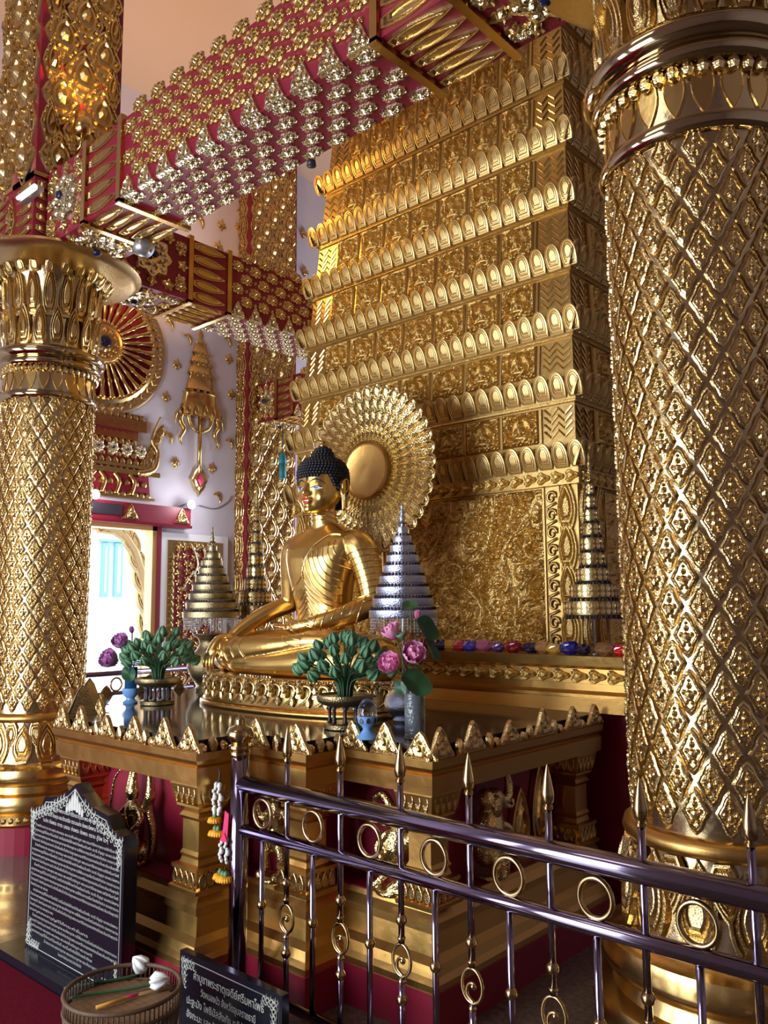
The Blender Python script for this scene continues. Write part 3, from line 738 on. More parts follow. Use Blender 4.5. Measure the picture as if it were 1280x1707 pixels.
# gilt crest along the cornice
CREST = MB()
CREST.plate(tri_outline(6, .150, .125), ((0, 0, -.010), (1, 0, 0), (0, 1, 0), (0, 0, 1)), .010)
CREST = me_tri('crest_leaf', .165, .128, .014, 'leaf')
_bk = MB().plate(tri_outline(6, .150, .125), ((0, 0, -.012), (1, 0, 0), (0, 1, 0), (0, 0, 1)), .010).mesh('b', M['leaf'])
_bm = bmesh.new(); _bm.from_mesh(CREST); _bm.from_mesh(_bk); _bm.to_mesh(CREST); _bm.free(); bpy.data.meshes.remove(_bk)
CBUD = MB().relief(flame_outline(6, .045, .05), XY0, [(1, -.010), (.95, .006), (.5, .012)]).plate(flame_outline(6, .045, .05), ((0, 0, -.014), (1, 0, 0), (0, 1, 0), (0, 0, 1)), .006).mesh('crest_bud', M['leaf'])
pl = plan(-.015)
for i in range(len(pl) - 1):
    a = V((pl[i][0] - TC[0], pl[i][1] - TC[1], .984)); b = V((pl[i + 1][0] - TC[0], pl[i + 1][1] - TC[1], .984)); L = (b - a).length; d = (b - a).normalized(); n = V((d.y, -d.x, 0))
    ends = [x_ for x_ in (0, L)]
    inner = max(0, round(L / .25) - 1); spots = [.055, L - .055] + [L * (q + 1) / (inner + 1) for q in range(inner)]
    if L < .3: spots = [L / 2] if i in (2, 4) else []
    for s in spots: inst('crest_leaf', CREST, tb, (a + d * s, d, V((0, 0, 1)), n), (1.3, 1.6, 1.2) if i in (2, 4) else (1, .9 + .12 * sin(s * 9), 1))
    nb = int(L / .05)
    for q in range(nb):
        s = (q + .5) * L / nb
        if all(abs(s - t_) > .085 for t_ in spots): inst('crest_bud', CBUD, tb, (a + d * s, d, V((0, 0, 1)), n), (1, 1 + .25 * ((q % 2) * 2 - 1), 1))

# ---------------------------------------------------------------- remeshed sculpture helper
def limb(mb, pts, rad, n=12, sm=6, flat=None):
    P = bez(pts, sm); R = []
    for i in range(len(rad) - 1):
        for k in range(sm): R.append(rad[i] + (rad[i + 1] - rad[i]) * k / sm)
    R.append(rad[-1])
    a = P[0] - P[1]; b = P[-1] - P[-2]
    if a.length > 1e-6: a.normalize()
    if b.length > 1e-6: b.normalize()
    P2 = [P[0] + a * R[0] * .9, P[0] + a * R[0] * .6] + P + [P[-1] + b * R[-1] * .6, P[-1] + b * R[-1] * .9]
    R2 = [R[0] * .35, R[0] * .8] + R + [R[-1] * .8, R[-1] * .35]
    mb.tube(P2, R2, n)
def ering(cx, cy, z, rx, ry, n=28, pw=2.3):
    o = []
    for i in range(n):
        a = 2 * pi * i / n; c, s = cos(a), sin(a)
        o.append((cx + rx * (abs(c) ** (2 / pw)) * (1 if c >= 0 else -1), cy + ry * (abs(s) ** (2 / pw)) * (1 if s >= 0 else -1), z))
    return o
def remesh(mb, name, voxel, mt, smooth=4):
    me = bpy.data.meshes.new(name); me.from_pydata(mb.v, [], mb.f); me.update()
    bm = bmesh.new(); bm.from_mesh(me); bmesh.ops.recalc_face_normals(bm, faces=bm.faces); bm.to_mesh(me); bm.free()
    o = bpy.data.objects.new(name, me); COL.objects.link(o)
    r = o.modifiers.new('r', 'REMESH'); r.mode = 'VOXEL'; r.voxel_size = voxel; r.use_smooth_shade = True
    if smooth:
        s = o.modifiers.new('s', 'SMOOTH'); s.factor = .5; s.iterations = smooth
    dg = bpy.context.evaluated_depsgraph_get(); dg.update()
    ev = o.evaluated_get(dg); out = bpy.data.meshes.new_from_object(ev)
    bpy.data.objects.remove(o); bpy.data.meshes.remove(me)
    out.name = name; out.materials.clear(); out.materials.append(M[mt]); out.shade_smooth()
    return out

# gilded guardian figures standing in the niches
def guardian(kind):
    mb = MB()
    if kind == 'archer':      # winged figure, body turned, tail sweeping up
        limb(mb, [(0, 0, .06), (0, 0, .16), (0, -.005, .25)], [.045, .05, .04]); mb.ball((0, -.01, .315), (.032, .032, .04))
        limb(mb, [(0, -.01, .345), (0, -.005, .39), (0, 0, .44)], [.026, .016, .004])
        for s in (-1, 1):
            limb(mb, [(.03 * s, -.01, .07), (.055 * s, -.03, .03), (.05 * s, -.02, -.0)], [.03, .024, .02])
            limb(mb, [(.045 * s, -.01, .245), (.09 * s, -.02, .20), (.07 * s, -.05, .16)], [.018, .015, .012])
            limb(mb, [(.04 * s, .02, .22), (.085 * s, .03, .30), (.075 * s, .03, .42)], [.018, .028, .006])
        limb(mb, [(.03, .03, .06), (.10, .03, .04), (.115, .03, .14), (.085, .03, .24), (.10, .03, .36)], [.03, .026, .022, .018, .005])
        limb(mb, [(-.06, -.04, .05), (-.12, -.05, .2), (-.10, -.05, .36), (-.05, -.05, .42)], [.006, .008, .008, .005])
    elif kind == 'dancer':    # standing figure with feathered skirt and bird feet
        limb(mb, [(0, 0, .15), (0, 0, .22), (0, 0, .29)], [.05, .042, .045]); mb.ball((0, -.01, .345), (.03, .03, .038)); limb(mb, [(0, 0, .375), (0, 0, .43)], [.022, .004])
        for s in (-1, 1):
            limb(mb, [(.025 * s, 0, .15), (.06 * s, -.02, .09), (.05 * s, -.01, .025)], [.038, .026, .016]); limb(mb, [(.05 * s, -.02, .02), (.055 * s, -.05, .012)], [.02, .028])
            limb(mb, [(.05 * s, 0, .285), (.095 * s, -.01, .235), (.10 * s, -.03, .30)], [.02, .016, .012])
            limb(mb, [(.03 * s, .02, .14), (.09 * s, .03, .12), (.12 * s, .03, .2), (.10 * s, .03, .27)], [.024, .02, .015, .004])
    elif kind == 'swan':      # plump bird bodied figure with curled crest
        limb(mb, [(-.02, 0, .12), (.02, 0, .19), (.03, 0, .27)], [.05, .075, .04]); limb(mb, [(.03, 0, .27), (.0, -.01, .33), (-.05, -.01, .385), (-.10, -.01, .37), (-.10, -.01, .34)], [.034, .026, .022, .018, .01])
        limb(mb, [(.05, .0, .2), (.11, .0, .24), (.12, 0, .33), (.09, 0, .40)], [.04, .03, .02, .005])
        limb(mb, [(.0, -.01, .1), (-.04, -.03, .05), (-.08, -.04, .015)], [.03, .02, .022]); limb(mb, [(.05, -.01, .1), (.06, -.03, .05), (.02, -.05, .02), (.08, -.05, .02)], [.034, .024, .022, .02])
        limb(mb, [(.0, -.05, .24), (-.03, -.075, .19), (.0, -.085, .15)], [.02, .017, .014])
    else:                     # elephant with raised trunk, crouching
        limb(mb, [(-.02, .0, .10), (.0, 0, .19), (.02, 0, .26)], [.07, .075, .055]); mb.ball((.03, -.01, .32), (.055, .05, .055))
        limb(mb, [(.06, -.02, .31), (.11, -.03, .32), (.125, -.03, .38), (.10, -.03, .43), (.07, -.03, .43)], [.032, .026, .02, .016, .008])
        mb.ball((-.02, .0, .33), (.03, .045, .05)); mb.ball((.0, -.05, .30), (.03, .02, .045)); limb(mb, [(.07, -.04, .29), (.12, -.05, .28), (.14, -.05, .31)], [.01, .008, .003])
        for s in (-1, 1): limb(mb, [(-.01 + .03 * s, -.03, .12), (.03 * s, -.06, .06), (.03 * s, -.06, .01)], [.036, .028, .024])
        limb(mb, [(.04, -.02, .22), (.09, -.05, .19), (.11, -.05, .14)], [.022, .018, .016])
    mb.lathe([(.085, -.012), (.085, .008), (.06, .012)], 16)
    return remesh(mb, 'figure_body', .0062, 'fine', 2)
def niche_fig(kind, label, x, y, z, rz, sc=1.0, lamp=None):
    t = thing('guardian_figure', label, 'statue', (x, y, z + .012 * sc), rz, 'gilded guardians in the altar niches', sc=(sc,) * 3)
    link('figure_body', guardian(kind), t)
    FEA = me_flame('feather_' + kind, .03, .05, .008, 'leaf', 1)
    zz = {'archer': (.07, .25), 'dancer': (.13, .29), 'swan': (.1, .26), 'elephant': (.1, .25)}[kind]
    for i in range(10):
        a = -2.9 + (i % 5) * .66; hz = zz[0] + (zz[1] - zz[0]) * (i // 5) * .55
        inst('feather', FEA, t, (V((.05 * cos(a), .05 * sin(a), hz + .05)), (sin(a), -cos(a), 0), (0, 0, -1), (cos(a), sin(a), 0)), (1.2, 1.2, 1))
    return t
niche_fig('archer', 'gilded winged archer figure in the red niche right of the black plaque', -3.44, 2.135, .43, 0, .95)
niche_fig('dancer', 'gilded standing bird-legged figure in the narrow niche behind the railing post', -2.77, 2.405, .43, 0, .94)
niche_fig('swan', 'gilded plump bird figure with curled neck seen through the railing rings', -2.285, 2.605, .43, 0, .94)
niche_fig('elephant', 'gilded elephant figure with raised trunk on the right side of the altar', -2.115, 3.02, .43, pi / 2, .94)
FT = me_flame('flame_leaf', .17, .40, .03, 'gold', 3)
for i, (y, s, lb) in enumerate(((3.36, .78, 'short'), (3.53, 1.0, 'tall'))):
    t = thing('flame_ornament', lb + ' carved gold flame ornament on the red side of the altar', 'ornament', (-2.185, y, .43), 0, 'flame ornaments on the altar side')
    inst('flame_leaf', FT, t, (V((.0, 0, 0)), V((0, 1, 0)), V((0, 0, 1)), V((1, 0, 0))), (1, s, 1))
    MB().box((-.012, -.07, 0), (.035, .07, .015)).obj('foot', M['gold'], t)

# ---------------------------------------------------------------- statue base
BX, BY = AX, 3.30
SB = thing('statue_base', 'oval golden lotus base with bead rim under the seated statue', 'statue base', (BX, BY - .16, 1.032))
BA, BB = .735, .345
def bring(z, e, n=72): return ering(0, 0, z, BA + e, BB + e, n, 2.4)
MB().loft([bring(0, .0), bring(.020, .0), bring(.026, -.012)], True, True).obj('foot_slab', M['table'], SB)
sharpen(MB().loft([bring(.022, -.03), bring(.034, -.016), bring(.095, -.045), bring(.150, -.036), bring(.162, -.028), bring(.172, -.040), bring(.175, -.06)], True, True).obj('base_body', M['gold'], SB), 50)
SCL = MB()
SCL.tube(bez([(-.045, -.045, .004), (-.01, -.03, .012), (.03, .0, .014), (.035, .035, .012), (.0, .045, .012), (-.015, .02, .010)], 4), [.006 + .004 * sin(pi * i / 20) for i in range(21)], 5)
SCL.relief(flame_outline(6, .05, .08), ((-.03, -.01, .004), (1, 0, 0), (0, 1, 0), (0, 0, 1)), [(1, -.004), (.9, .012), (.5, .008), (.3, .018)])
SCL.relief(flame_outline(6, .04, .06), ((.025, -.05, .004), (1, 0, 0), (0, 1, 0), (0, 0, 1)), [(1, -.004), (.9, .012), (.5, .018)])
SCL = SCL.mesh('foliage_scroll', M['leaf'])
ringp = bring(.094, -.040, 240); acc = 0.0; NEX = .098
per = sum((V(ringp[i]) - V(ringp[i - 1])).length for i in range(240)); nsc = round(per / NEX); nxt = 0
bd = MB(); accb = 0
for i in range(240):
    a = V(ringp[i]); b = V(ringp[(i + 1) % 240]); L = (b - a).length; d = (b - a).normalized(); n = V((d.y, -d.x, 0))
    while nxt < acc + L - 1e-6 and nxt < per - .03:
        inst('foliage_scroll', SCL, SB, (a + d * (nxt - acc), d, V((0, 0, 1)), n), (1.15, 1.22, 1.1)); nxt += per / nsc
    acc += L
for i in range(240):
    p = bring(.168, -.035, 240)[i]
    bd.ball(p, .0085, 5, 4, False)
bd.obj('bead_rim', M['pale'], SB, kind='stuff')

# ---------------------------------------------------------------- the seated statue
BD = thing('buddha_statue', 'gilded seated Buddha statue with black curled hair, hand touching the ground', 'statue', (BX, BY, 1.207))
b = MB()
b.loft([ering(0, cy, z, rx, ry) for z, rx, ry, cy in ((.0, .25, .15, .03), (.03, .28, .18, .02), (.12, .255, .17, .02), (.21, .205, .14, .02), (.30, .180, .122, .02), (.38, .182, .125, .015), (.47, .198, .138, .005), (.56, .222, .15, 0), (.64, .245, .152, 0), (.70, .265, .140, .01), (.745, .262, .118, .02), (.785, .215, .098, .03), (.815, .14, .08, .035), (.84, .08, .07, .03))], True, True)
b.loft([ering(0, cy, z, rx, ry, 24, 2) for z, rx, ry, cy in ((.78, .085, .08, .03), (.84, .074, .072, .02), (.90, .072, .072, .012), (.97, .07, .07, .01))], True, True)
# head
b.loft([ering(0, cy, z, rx, ry, 32, 2.1) for z, rx, ry, cy in ((.893, .028, .03, -.095), (.905, .056, .055, -.078), (.925, .082, .085, -.055), (.955, .104, .112, -.032), (.99, .118, .128, -.018), (1.03, .126, .138, -.008), (1.07, .130, .144, 0), (1.11, .131, .147, .004), (1.15, .124, .140, .008), (1.185, .102, .118, .01), (1.205, .065, .075, .01))], True, True)
b.ball((0, -.135, .915), (.032, .022, .024))                                   # chin
limb(b, [(0, -.132, 1.075), (0, -.150, 1.04), (0, -.168, 1.005)], [.010, .013, .017], 10)   # nose
for s in (-1, 1):
    b.ball((s * .016, -.152, 1.000), (.012, .014, .010))
    b.ball((s * .056, -.100, .985), (.042, .030, .042))                          # cheek
    b.ball((s * .050, -.119, 1.046), (.034, .017, .020))                         # eyelid
    # ear with long lobe
    b.loft([ering(s * .136, cy, z, .013, ry, 12, 2) for z, ry, cy in ((.915, .018, .025), (.95, .02, .025), (1.0, .02, .022), (1.03, .028, .02), (1.07, .036, .02), (1.09, .028, .022), (1.10, .012, .022))], True, True)
b.ball((0, -.146, .966), (.034, .016, .013)); b.ball((0, -.143, .950), (.027, .015, .011))   # lips
# arms
limb(b, [(-.225, .03, .715), (-.275, .03, .68), (-.318, .05, .54), (-.345, .075, .39)], [.085, .080, .064, .055], 16)
limb(b, [(-.345, .075, .39), (-.415, -.06, .328), (-.475, -.185, .248), (-.500, -.250, .190)], [.055, .054, .041, .033], 16)
limb(b, [(-.500, -.250, .190), (-.506, -.330, .170), (-.508, -.378, .115)], [.034, .041, .035], 14)
for k, (dx, ln) in enumerate(((-.042, .088), (-.014, .106), (.014, .104), (.041, .090))):
    limb(b, [(-.508 + dx * .8, -.380, .118), (-.509 + dx, -.406, .072), (-.511 + dx, -.400, .116 - ln)], [.0132, .0115, .0085], 10)
limb(b, [(-.466, -.335, .160), (-.432, -.372, .128), (-.424, -.388, .085)], [.016, .0135, .010], 10)
limb(b, [(.225, .03, .715), (.275, .03, .68), (.325, .045, .54), (.360, .045, .39)], [.087, .087, .077, .066], 16)
limb(b, [(.360, .045, .385), (.300, -.09, .325), (.20, -.205, .285), (.140, -.238, .272)], [.066, .059, .044, .034], 16)
limb(b, [(.140, -.238, .272), (.08, -.258, .262), (.02, -.262, .258)], [.034, .038, .030], 14)
for k, (dy, ln) in enumerate(((-.040, .085), (-.014, .10), (.013, .10), (.038, .085))):
    limb(b, [(.025, -.262 + dy * .9, .258), (-.03, -.264 + dy, .262), (.02 - ln, -.264 + dy, .272)], [.0125, .0112, .009], 10)
limb(b, [(.07, -.275, .285), (.025, -.275, .305), (-.02, -.268, .315)], [.015, .013, .010], 10)
# legs
limb(b, [(-.12, .02, .10), (-.36, -.08, .115), (-.60, -.185, .10)], [.135, .125, .105], 18)
limb(b, [(.12, .02, .10), (.36, -.08, .11), (.60, -.165, .095)], [.135, .125, .108], 18)
limb(b, [(-.61, -.19, .095), (-.36, -.31, .115), (-.08, -.345, .150), (.09, -.335, .170)], [.100, .084, .062, .045], 16)
limb(b, [(.09, -.335, .172), (.20, -.31, .185), (.33, -.27, .19)], [.044, .046, .030], 14)
for k in range(5): limb(b, [(.31, -.30 + .018 * k, .19), (.36 - .005 * k, -.295 + .018 * k, .195)], [.013, .011], 8)
limb(b, [(.61, -.175, .085), (.36, -.315, .085), (.05, -.36, .065), (-.18, -.37, .055)], [.102, .086, .062, .046], 16)
limb(b, [(-.18, -.37, .055), (-.30, -.355, .05), (-.38, -.33, .045)], [.044, .042, .028], 14)
b.loft([ering(0, -.13, z, rx, ry) for z, rx, ry in ((.0, .56, .23), (.03, .60, .26), (.06, .55, .22), (.10, .40, .16))], True, True)
body = remesh(b, 'body', .0058, 'buddha', 7)
bo = link('body', body, BD)
bvh = BVHTree.FromPolygons([v.co.copy() for v in body.vertices], [tuple(p.vertices) for p in body.polygons])
def front(x, z, off=.002):
    h, n, i, d = bvh.ray_cast(V((x, -1.2, z)), V((0, 1, 0)))
    return (h + n * off, n) if h else (None, None)
def fold(pts2, r=.0042, name='robe_fold'):
    P = [V((p[0], 0, p[1])) for p in pts2]; C = bez(P, 8); seg = []
    segs = [seg]
    for q in C:
        h, n = front(q.x, q.z, .001)
        if h is None or (seg and (h - seg[-1]).length > .07): seg = []; segs.append(seg)
        if h is not None: seg.append(h)
    for sg in segs:
        if len(sg) > 2: MB().tube(sg, r, 6).obj(name, M['fold'], BD)
def rings(a, c, rmax, name='sleeve_fold', r=.0042, tilt=(0, 0, 0)):
    a = V(a); ax = (V(c)).normalized(); u = ax.orthogonal().normalized(); w_ = ax.cross(u); seg = []; segs = [seg]
    for i in range(41):
        t = 2 * pi * i / 40; d = u * cos(t) + w_ * sin(t)
        h, n, ii, dist = bvh.ray_cast(a, d)
        if h is None or dist > rmax: seg = []; segs.append(seg); continue
        seg.append(h + n * .001)
    for sg in segs:
        if len(sg) > 2: MB().tube(sg, r, 6).obj(name, M['fold'], BD)
# robe edge over the left shoulder, and the folds hanging from it
fold([(.20, .765), (.135, .765), (.06, .70), (.01, .60), (-.005, .545)], .0055, 'robe_edge')
fold([(-.005, .545), (-.06, .50), (-.14, .455), (-.20, .43)], .0045, 'robe_edge')
for k in range(7): fold([(.185 - .03 * k, .735 - .015 * k), (.20 - .022 * k, .66 - .03 * k), (.255 - .012 * k, .60 - .036 * k)])
for k in range(8): fold([(.005, .52 - .032 * k), (.05, .465 - .034 * k), (.12, .415 - .034 * k), (.205, .375 - .03 * k)])
for k in range(6): fold([(-.005, .47 - .034 * k), (-.035, .425 - .034 * k), (-.085, .39 - .034 * k)], .0036)
fold([(-.17, .262), (-.05, .25), (.08, .252), (.17, .27)], .005, 'belt')
for k in range(9): rings((.282 + .0095 * k, .03 + .002 * k, .665 - .034 * k), (.25, .05, -1 + .03 * k), .115)
for k in range(6): rings((.33 - .034 * k, -.02 - .035 * k, .35 - .012 * k), (-.8, -.62, .35), .09)
for k in range(7): rings((.60 - .045 * k, -.165 - .004 * k, .095), (.95, -.3, .25), .15, 'leg_fold')
for k in range(5): rings((-.50 + .075 * k, -.245 - .022 * k, .108 + .008 * k), (.9, -.35, .2 + .1 * k), .11, 'leg_fold')
for z in (.845, .872, .90): rings((0, .015, z), (0, .25, 1), .12, 'neck_crease', .005)
# beaded clasp and robe tail pattern
mb = MB()
for k in range(7):
    h, n = front(-.002, .60 - .013 * k, .002)
    if h is not None: mb.ball(h, .007, 6, 5)
mb.obj('clasp', M['gold'], BD)
for k in range(12):
    x = -.20 + .022 * k; MB().box((x, -.425, .0), (x + .013, -.405, .008)).obj('robe_tail', M['pale'], BD)
# face
def almond(x0, z0, w, hu, hd, off, mt, name, slant=0.0):
    n = 14; up_ = []; dn = []
    for i in range(n + 1):
        t = i / n; x = x0 + (t - .5) * w
        zu = z0 + hu * sin(pi * t) + slant * (t - .5); zd = z0 - hd * sin(pi * t) + slant * (t - .5)
        a, _ = front(x, zu, off); c, _ = front(x, zd, off); up_.append(a); dn.append(c)
    mb = MB(); mb.add(up_ + dn, [(i, i + 1, n + 2 + i, n + 1 + i) for i in range(n)], True); return mb.obj(name, M[mt], BD)
for s in (-1, 1):
    almond(s * .056, 1.034, .066, .009, .009, .0022, 'white', 'eye', -s * .006)
    almond(s * .054, 1.034, .025, .0085, .008, .0036, 'blue', 'iris')
    fold_m = M['fold']
    pts = []
    for i in range(15):
        t = i / 14; h, n = front(s * (.020 + .078 * t), 1.066 + .022 * sin(pi * (t * .9 + .06)) - .012 * t, .0015); pts.append(h)
    MB().tube(pts, [.0015 + .003 * sin(pi * (i + .7) / 15) for i in range(15)], 6).obj('eyebrow', M['dark'], BD)
    pts = []
    for i in range(13):
        t = i / 12; h, n = front(s * (.026 + .057 * t), 1.035 + .0085 * sin(pi * t) + .006 * t - .003, .002); pts.append(h)
    MB().tube(pts, .0022, 6).obj('eyelid_line', M['dark'], BD)
almond(0, .966, .060, .010, .003, .0015, 'lip', 'upper_lip'); almond(0, .953, .046, .006, .010, .0015, 'lip', 'lower_lip')
h, n = front(0, 1.088, .001); MB().ball(h, (.0095, .004, .0115), 10, 6).obj('forehead_mark', M['dark'], BD)
for s in (-1, 1):
    x = s * .150
    MB().tube([(x, .008, 1.0), (x, .012, .93), (x, .036, .93), (x, .036, 1.0)], .0035, 5, closed=True).obj('earlobe_slot', M['pale'], BD)
    MB().tube(bez([(x, -.006, 1.03), (x + s * .003, -.006, 1.075), (x + s * .003, .03, 1.09), (x, .045, 1.05), (x, .03, 1.02)], 5), .006, 6).obj('ear_rim', M['gold'], BD)
# hair: cap, rows of curls and the topknot
def hairline(y):
    if y < -.125: return 1.110
    if y < -.10: return 1.110 + .014 * (y + .125) / .025
    if y < -.02: return 1.124 - (y + .10) / .08 * .10
    if y < .04: return 1.024
    return 1.024 - (y - .04) / .09 * .10
def cap_r(z):
    T = [(.90, .095, .10), (.95, .118, .125), (1.0, .130, .142), (1.05, .138, .152), (1.10, .142, .158), (1.15, .138, .154), (1.185, .122, .138), (1.205, .102, .116), (1.220, .072, .080), (1.235, .060, .064), (1.26, .053, .056), (1.28, .036, .039), (1.292, .012, .013)]
    for i in range(len(T) - 1):
        if T[i][0] <= z <= T[i + 1][0]:
            f = (z - T[i][0]) / (T[i + 1][0] - T[i][0]); return T[i][1] + (T[i + 1][1] - T[i][1]) * f, T[i][2] + (T[i + 1][2] - T[i][2]) * f
    return .01, .01
hr = link('hair', None, BD)
cap = MB(); rows = []
zl = [.93 + .0152 * i for i in range(25)]
for z in zl:
    rx, ry = cap_r(z); rows.append([((rx - .004) * cos(a), .008 + (ry - .004) * sin(a), z) for a in [2 * pi * i / 48 for i in range(48)]])
vs = [p for r in rows for p in r]; fs = []
for k in range(len(rows) - 1):
    for i in range(48):
        j = (i + 1) % 48; q = (k * 48 + i, k * 48 + j, (k + 1) * 48 + j, (k + 1) * 48 + i)
        c = sum((V(vs[t]) for t in q), V()) / 4
        if c.z > hairline(c.y): fs.append(q)
fs.append(tuple((len(rows) - 1) * 48 + i for i in range(48)))
cap.add(vs, fs, True); cap.obj('hair_cap', M['hair'], hr)
cu = MB()
for k, z in enumerate([.925 + .0165 * i for i in range(23)]):
    rx, ry = cap_r(z); n = max(5, int(2 * pi * (rx + ry) / 2 / .0185))
    for i in range(n):
        a = 2 * pi * (i + .5 * (k % 2)) / n; p = (rx * cos(a), .008 + ry * sin(a), z)
        if p[2] > hairline(p[1]) - .004 and not (abs(p[0]) > .11 and p[1] < .05 and p[2] < 1.09 and p[1] > -.014): cu.ball(p, .0115, 6, 5)
cu.obj('hair_curls', M['hair'], hr, kind='stuff')
sharpen(MB().lathe([(.010, 1.285), (.026, 1.292), (.028, 1.302), (.014, 1.315), (.019, 1.325), (.008, 1.338), (.001, 1.345)], 16, c=(0, .008)).obj('topknot_bead', M['gold'], BD), 60)

# the head turns a little towards the right of the hall
def twist(ob):
    if ob.type == 'MESH':
        for v in ob.data.vertices:
            if v.co.z > .80:
                t = min(1, (v.co.z - .80) / .11); a = radians(9) * t * t * (3 - 2 * t); c, s = cos(a), sin(a); x, y = v.co.x, v.co.y - .01
                v.co.x = c * x - s * y; v.co.y = s * x + c * y + .01
    for ch in ob.children: twist(ch)
twist(BD)

# ---------------------------------------------------------------- halo
HZ, HY, HR = 2.41, 3.70, .535
HL = thing('halo', 'large round golden halo of radiating feathers behind the statue head', 'halo', (AX, HY, 1.032))
hz = HZ - 1.032
NF = 40
FTH = MB(); L0, L1 = .165, HR; n = 9; w0 = 2 * pi * L0 / NF * .49; w1 = 2 * pi * (L1 - .04) / NF * .49
vs = []
for i in range(n + 1):
    t = i / n; y = L0 + (L1 - .035 - L0) * t; w_ = w0 + (w1 - w0) * t; hh = .012 + .006 * (i % 2)
    vs += [(-w_, y, 0), (-w_ * .55, y, hh * .8), (0, y + .012, hh + .006), (w_ * .55, y, hh * .8), (w_, y, 0)]
for i, (ww, yy) in enumerate(((.86, L1 - .016), (.5, L1 - .004), (.1, L1))):
    vs += [(-w1 * ww, yy, 0), (-w1 * ww * .55, yy, .012), (0, yy + .002, .016), (w1 * ww * .55, yy, .012), (w1 * ww, yy, 0)]
fs = [(r * 5 + c, r * 5 + c + 1, r * 5 + c + 6, r * 5 + c + 5) for r in range(n + 3) for c in range(4)]
FTH.add(vs, fs); FTH.tube([(-w1, L1 - .06, .006), (-w1 * .95, L1 - .025, .008), (-w1 * .5, L1 - .004, .01), (0, L1, .01), (w1 * .5, L1 - .004, .01), (w1 * .95, L1 - .025, .008), (w1, L1 - .06, .006)], .005, 5)
FTH = FTH.mesh('feather', M['fine'])
MB().lathe([(.02, 0), (HR - .035, 0), (HR - .03, .008), (.02, .012)], 64).obj('backing', M['table'], HL, loc=(0, .01, hz), rot=(pi / 2, 0, 0))
for i in range(NF):
    a = 2 * pi * i / NF; inst('feather', FTH, HL, (V((0, -.005, hz)), V((cos(a), 0, -sin(a))), V((sin(a), 0, cos(a))), V((0, -1, 0))))
sharpen(MB().lathe([(.02, .03), (.15, .022), (.168, .03), (.176, .038), (.184, .03), (.186, .0)], 56).obj('centre_disc', M['table'], HL, loc=(0, -.005, hz), rot=(pi / 2, 0, 0)), 40)
MB().tube(bez([(0, .14, .0), (0, .14, hz * .7), (0, .03, hz * .95)], 6), .02, 10).obj('stand', M['table'], HL)
MB().box((-.1, .10, 0), (.1, .17, .02)).obj('foot', M['table'], HL)

# ---------------------------------------------------------------- offerings on the table
TZ = 1.032
def lotus_bud_mesh():
    mb = MB()
    mb.lathe([(.004, 0), (.013, .006), (.019, .018), (.0185, .030), (.012, .044), (.004, .054), (.0005, .060)], 10)
    for i in range(5):
        a = 2 * pi * i / 5; p = [(.0135 * cos(a), .0135 * sin(a), .004), (.0215 * cos(a), .0215 * sin(a), .020), (.017 * cos(a), .017 * sin(a), .040), (.004 * cos(a), .004 * sin(a), .056)]
        mb.tube(p, [.005, .009, .006, .001], 5)
    return mb.mesh('lotus_bud', M['green'])
LBUD = lotus_bud_mesh()
def tall_bowl(px, py, label, label2, seed, flip):
    p = at(px, py, Z=TZ)
    t = thing('pedestal_bowl', label, 'bowl', (p.x, p.y, TZ))
    sharpen(MB().lathe([(.085, 0), (.095, .004), (.095, .022), (.085, .027), (.07, .027)], 32).obj('foot_ring', M['brass'], t), 40)
    for i in range(8):
        a = 2 * pi * i / 8
        MB().lathe([(.008, .026), (.012, .032), (.008, .04), (.0075, .085), (.012, .095), (.009, .10)], 8, c=(.068 * cos(a), .068 * sin(a))).obj('spindle', M['dark'], t)
    sharpen(MB().lathe([(.07, .098), (.10, .105), (.122, .118), (.128, .135), (.126, .148), (.118, .150), (.112, .14), (.02, .132)], 36).obj('bowl', M['brass'], t), 40)
    b2 = thing('lotus_bunch', label2, 'lotus buds', (p.x, p.y, TZ + .133))
    rn = random.Random(seed)
    for i in range(38):
        a = i * 2.39996; q = sqrt((i + .5) / 38); lean = q * 1.12
        ln = (.255 - .085 * q) * rn.uniform(.9, 1.08)
        d = V((sin(lean) * cos(a), sin(lean) * sin(a), cos(lean)))
        st = V((.03 * q * cos(a), .03 * q * sin(a), .0)); md = st + V((d.x * .35, d.y * .35, 1)).normalized() * ln * .5; en = st + d * ln + V((0, 0, .02))
        C = bez([st, md, en], 5)
        s = MB().tube(C, .0042, 5).obj('stem', M['stem'], b2)
        dr = (en - md).normalized(); dr = (dr + V((0, 0, .6))).normalized(); u = dr.orthogonal().normalized(); sc_ = rn.uniform(.92, 1.15)
        inst('lotus_bud', LBUD, b2, (en - dr * .004, u, dr.cross(u), dr), (sc_,) * 3)
    return t
tall_bowl(575, 1214, 'dark brass pedestal bowl with turned spindles in front of the statue base', 'bunch of folded green lotus buds in the bowl before the statue', 3, 1)
tall_bowl(262, 1174, 'dark brass pedestal bowl with spindles near the left edge of the altar', 'bunch of folded green lotus buds left of the statue hand', 8, -1)

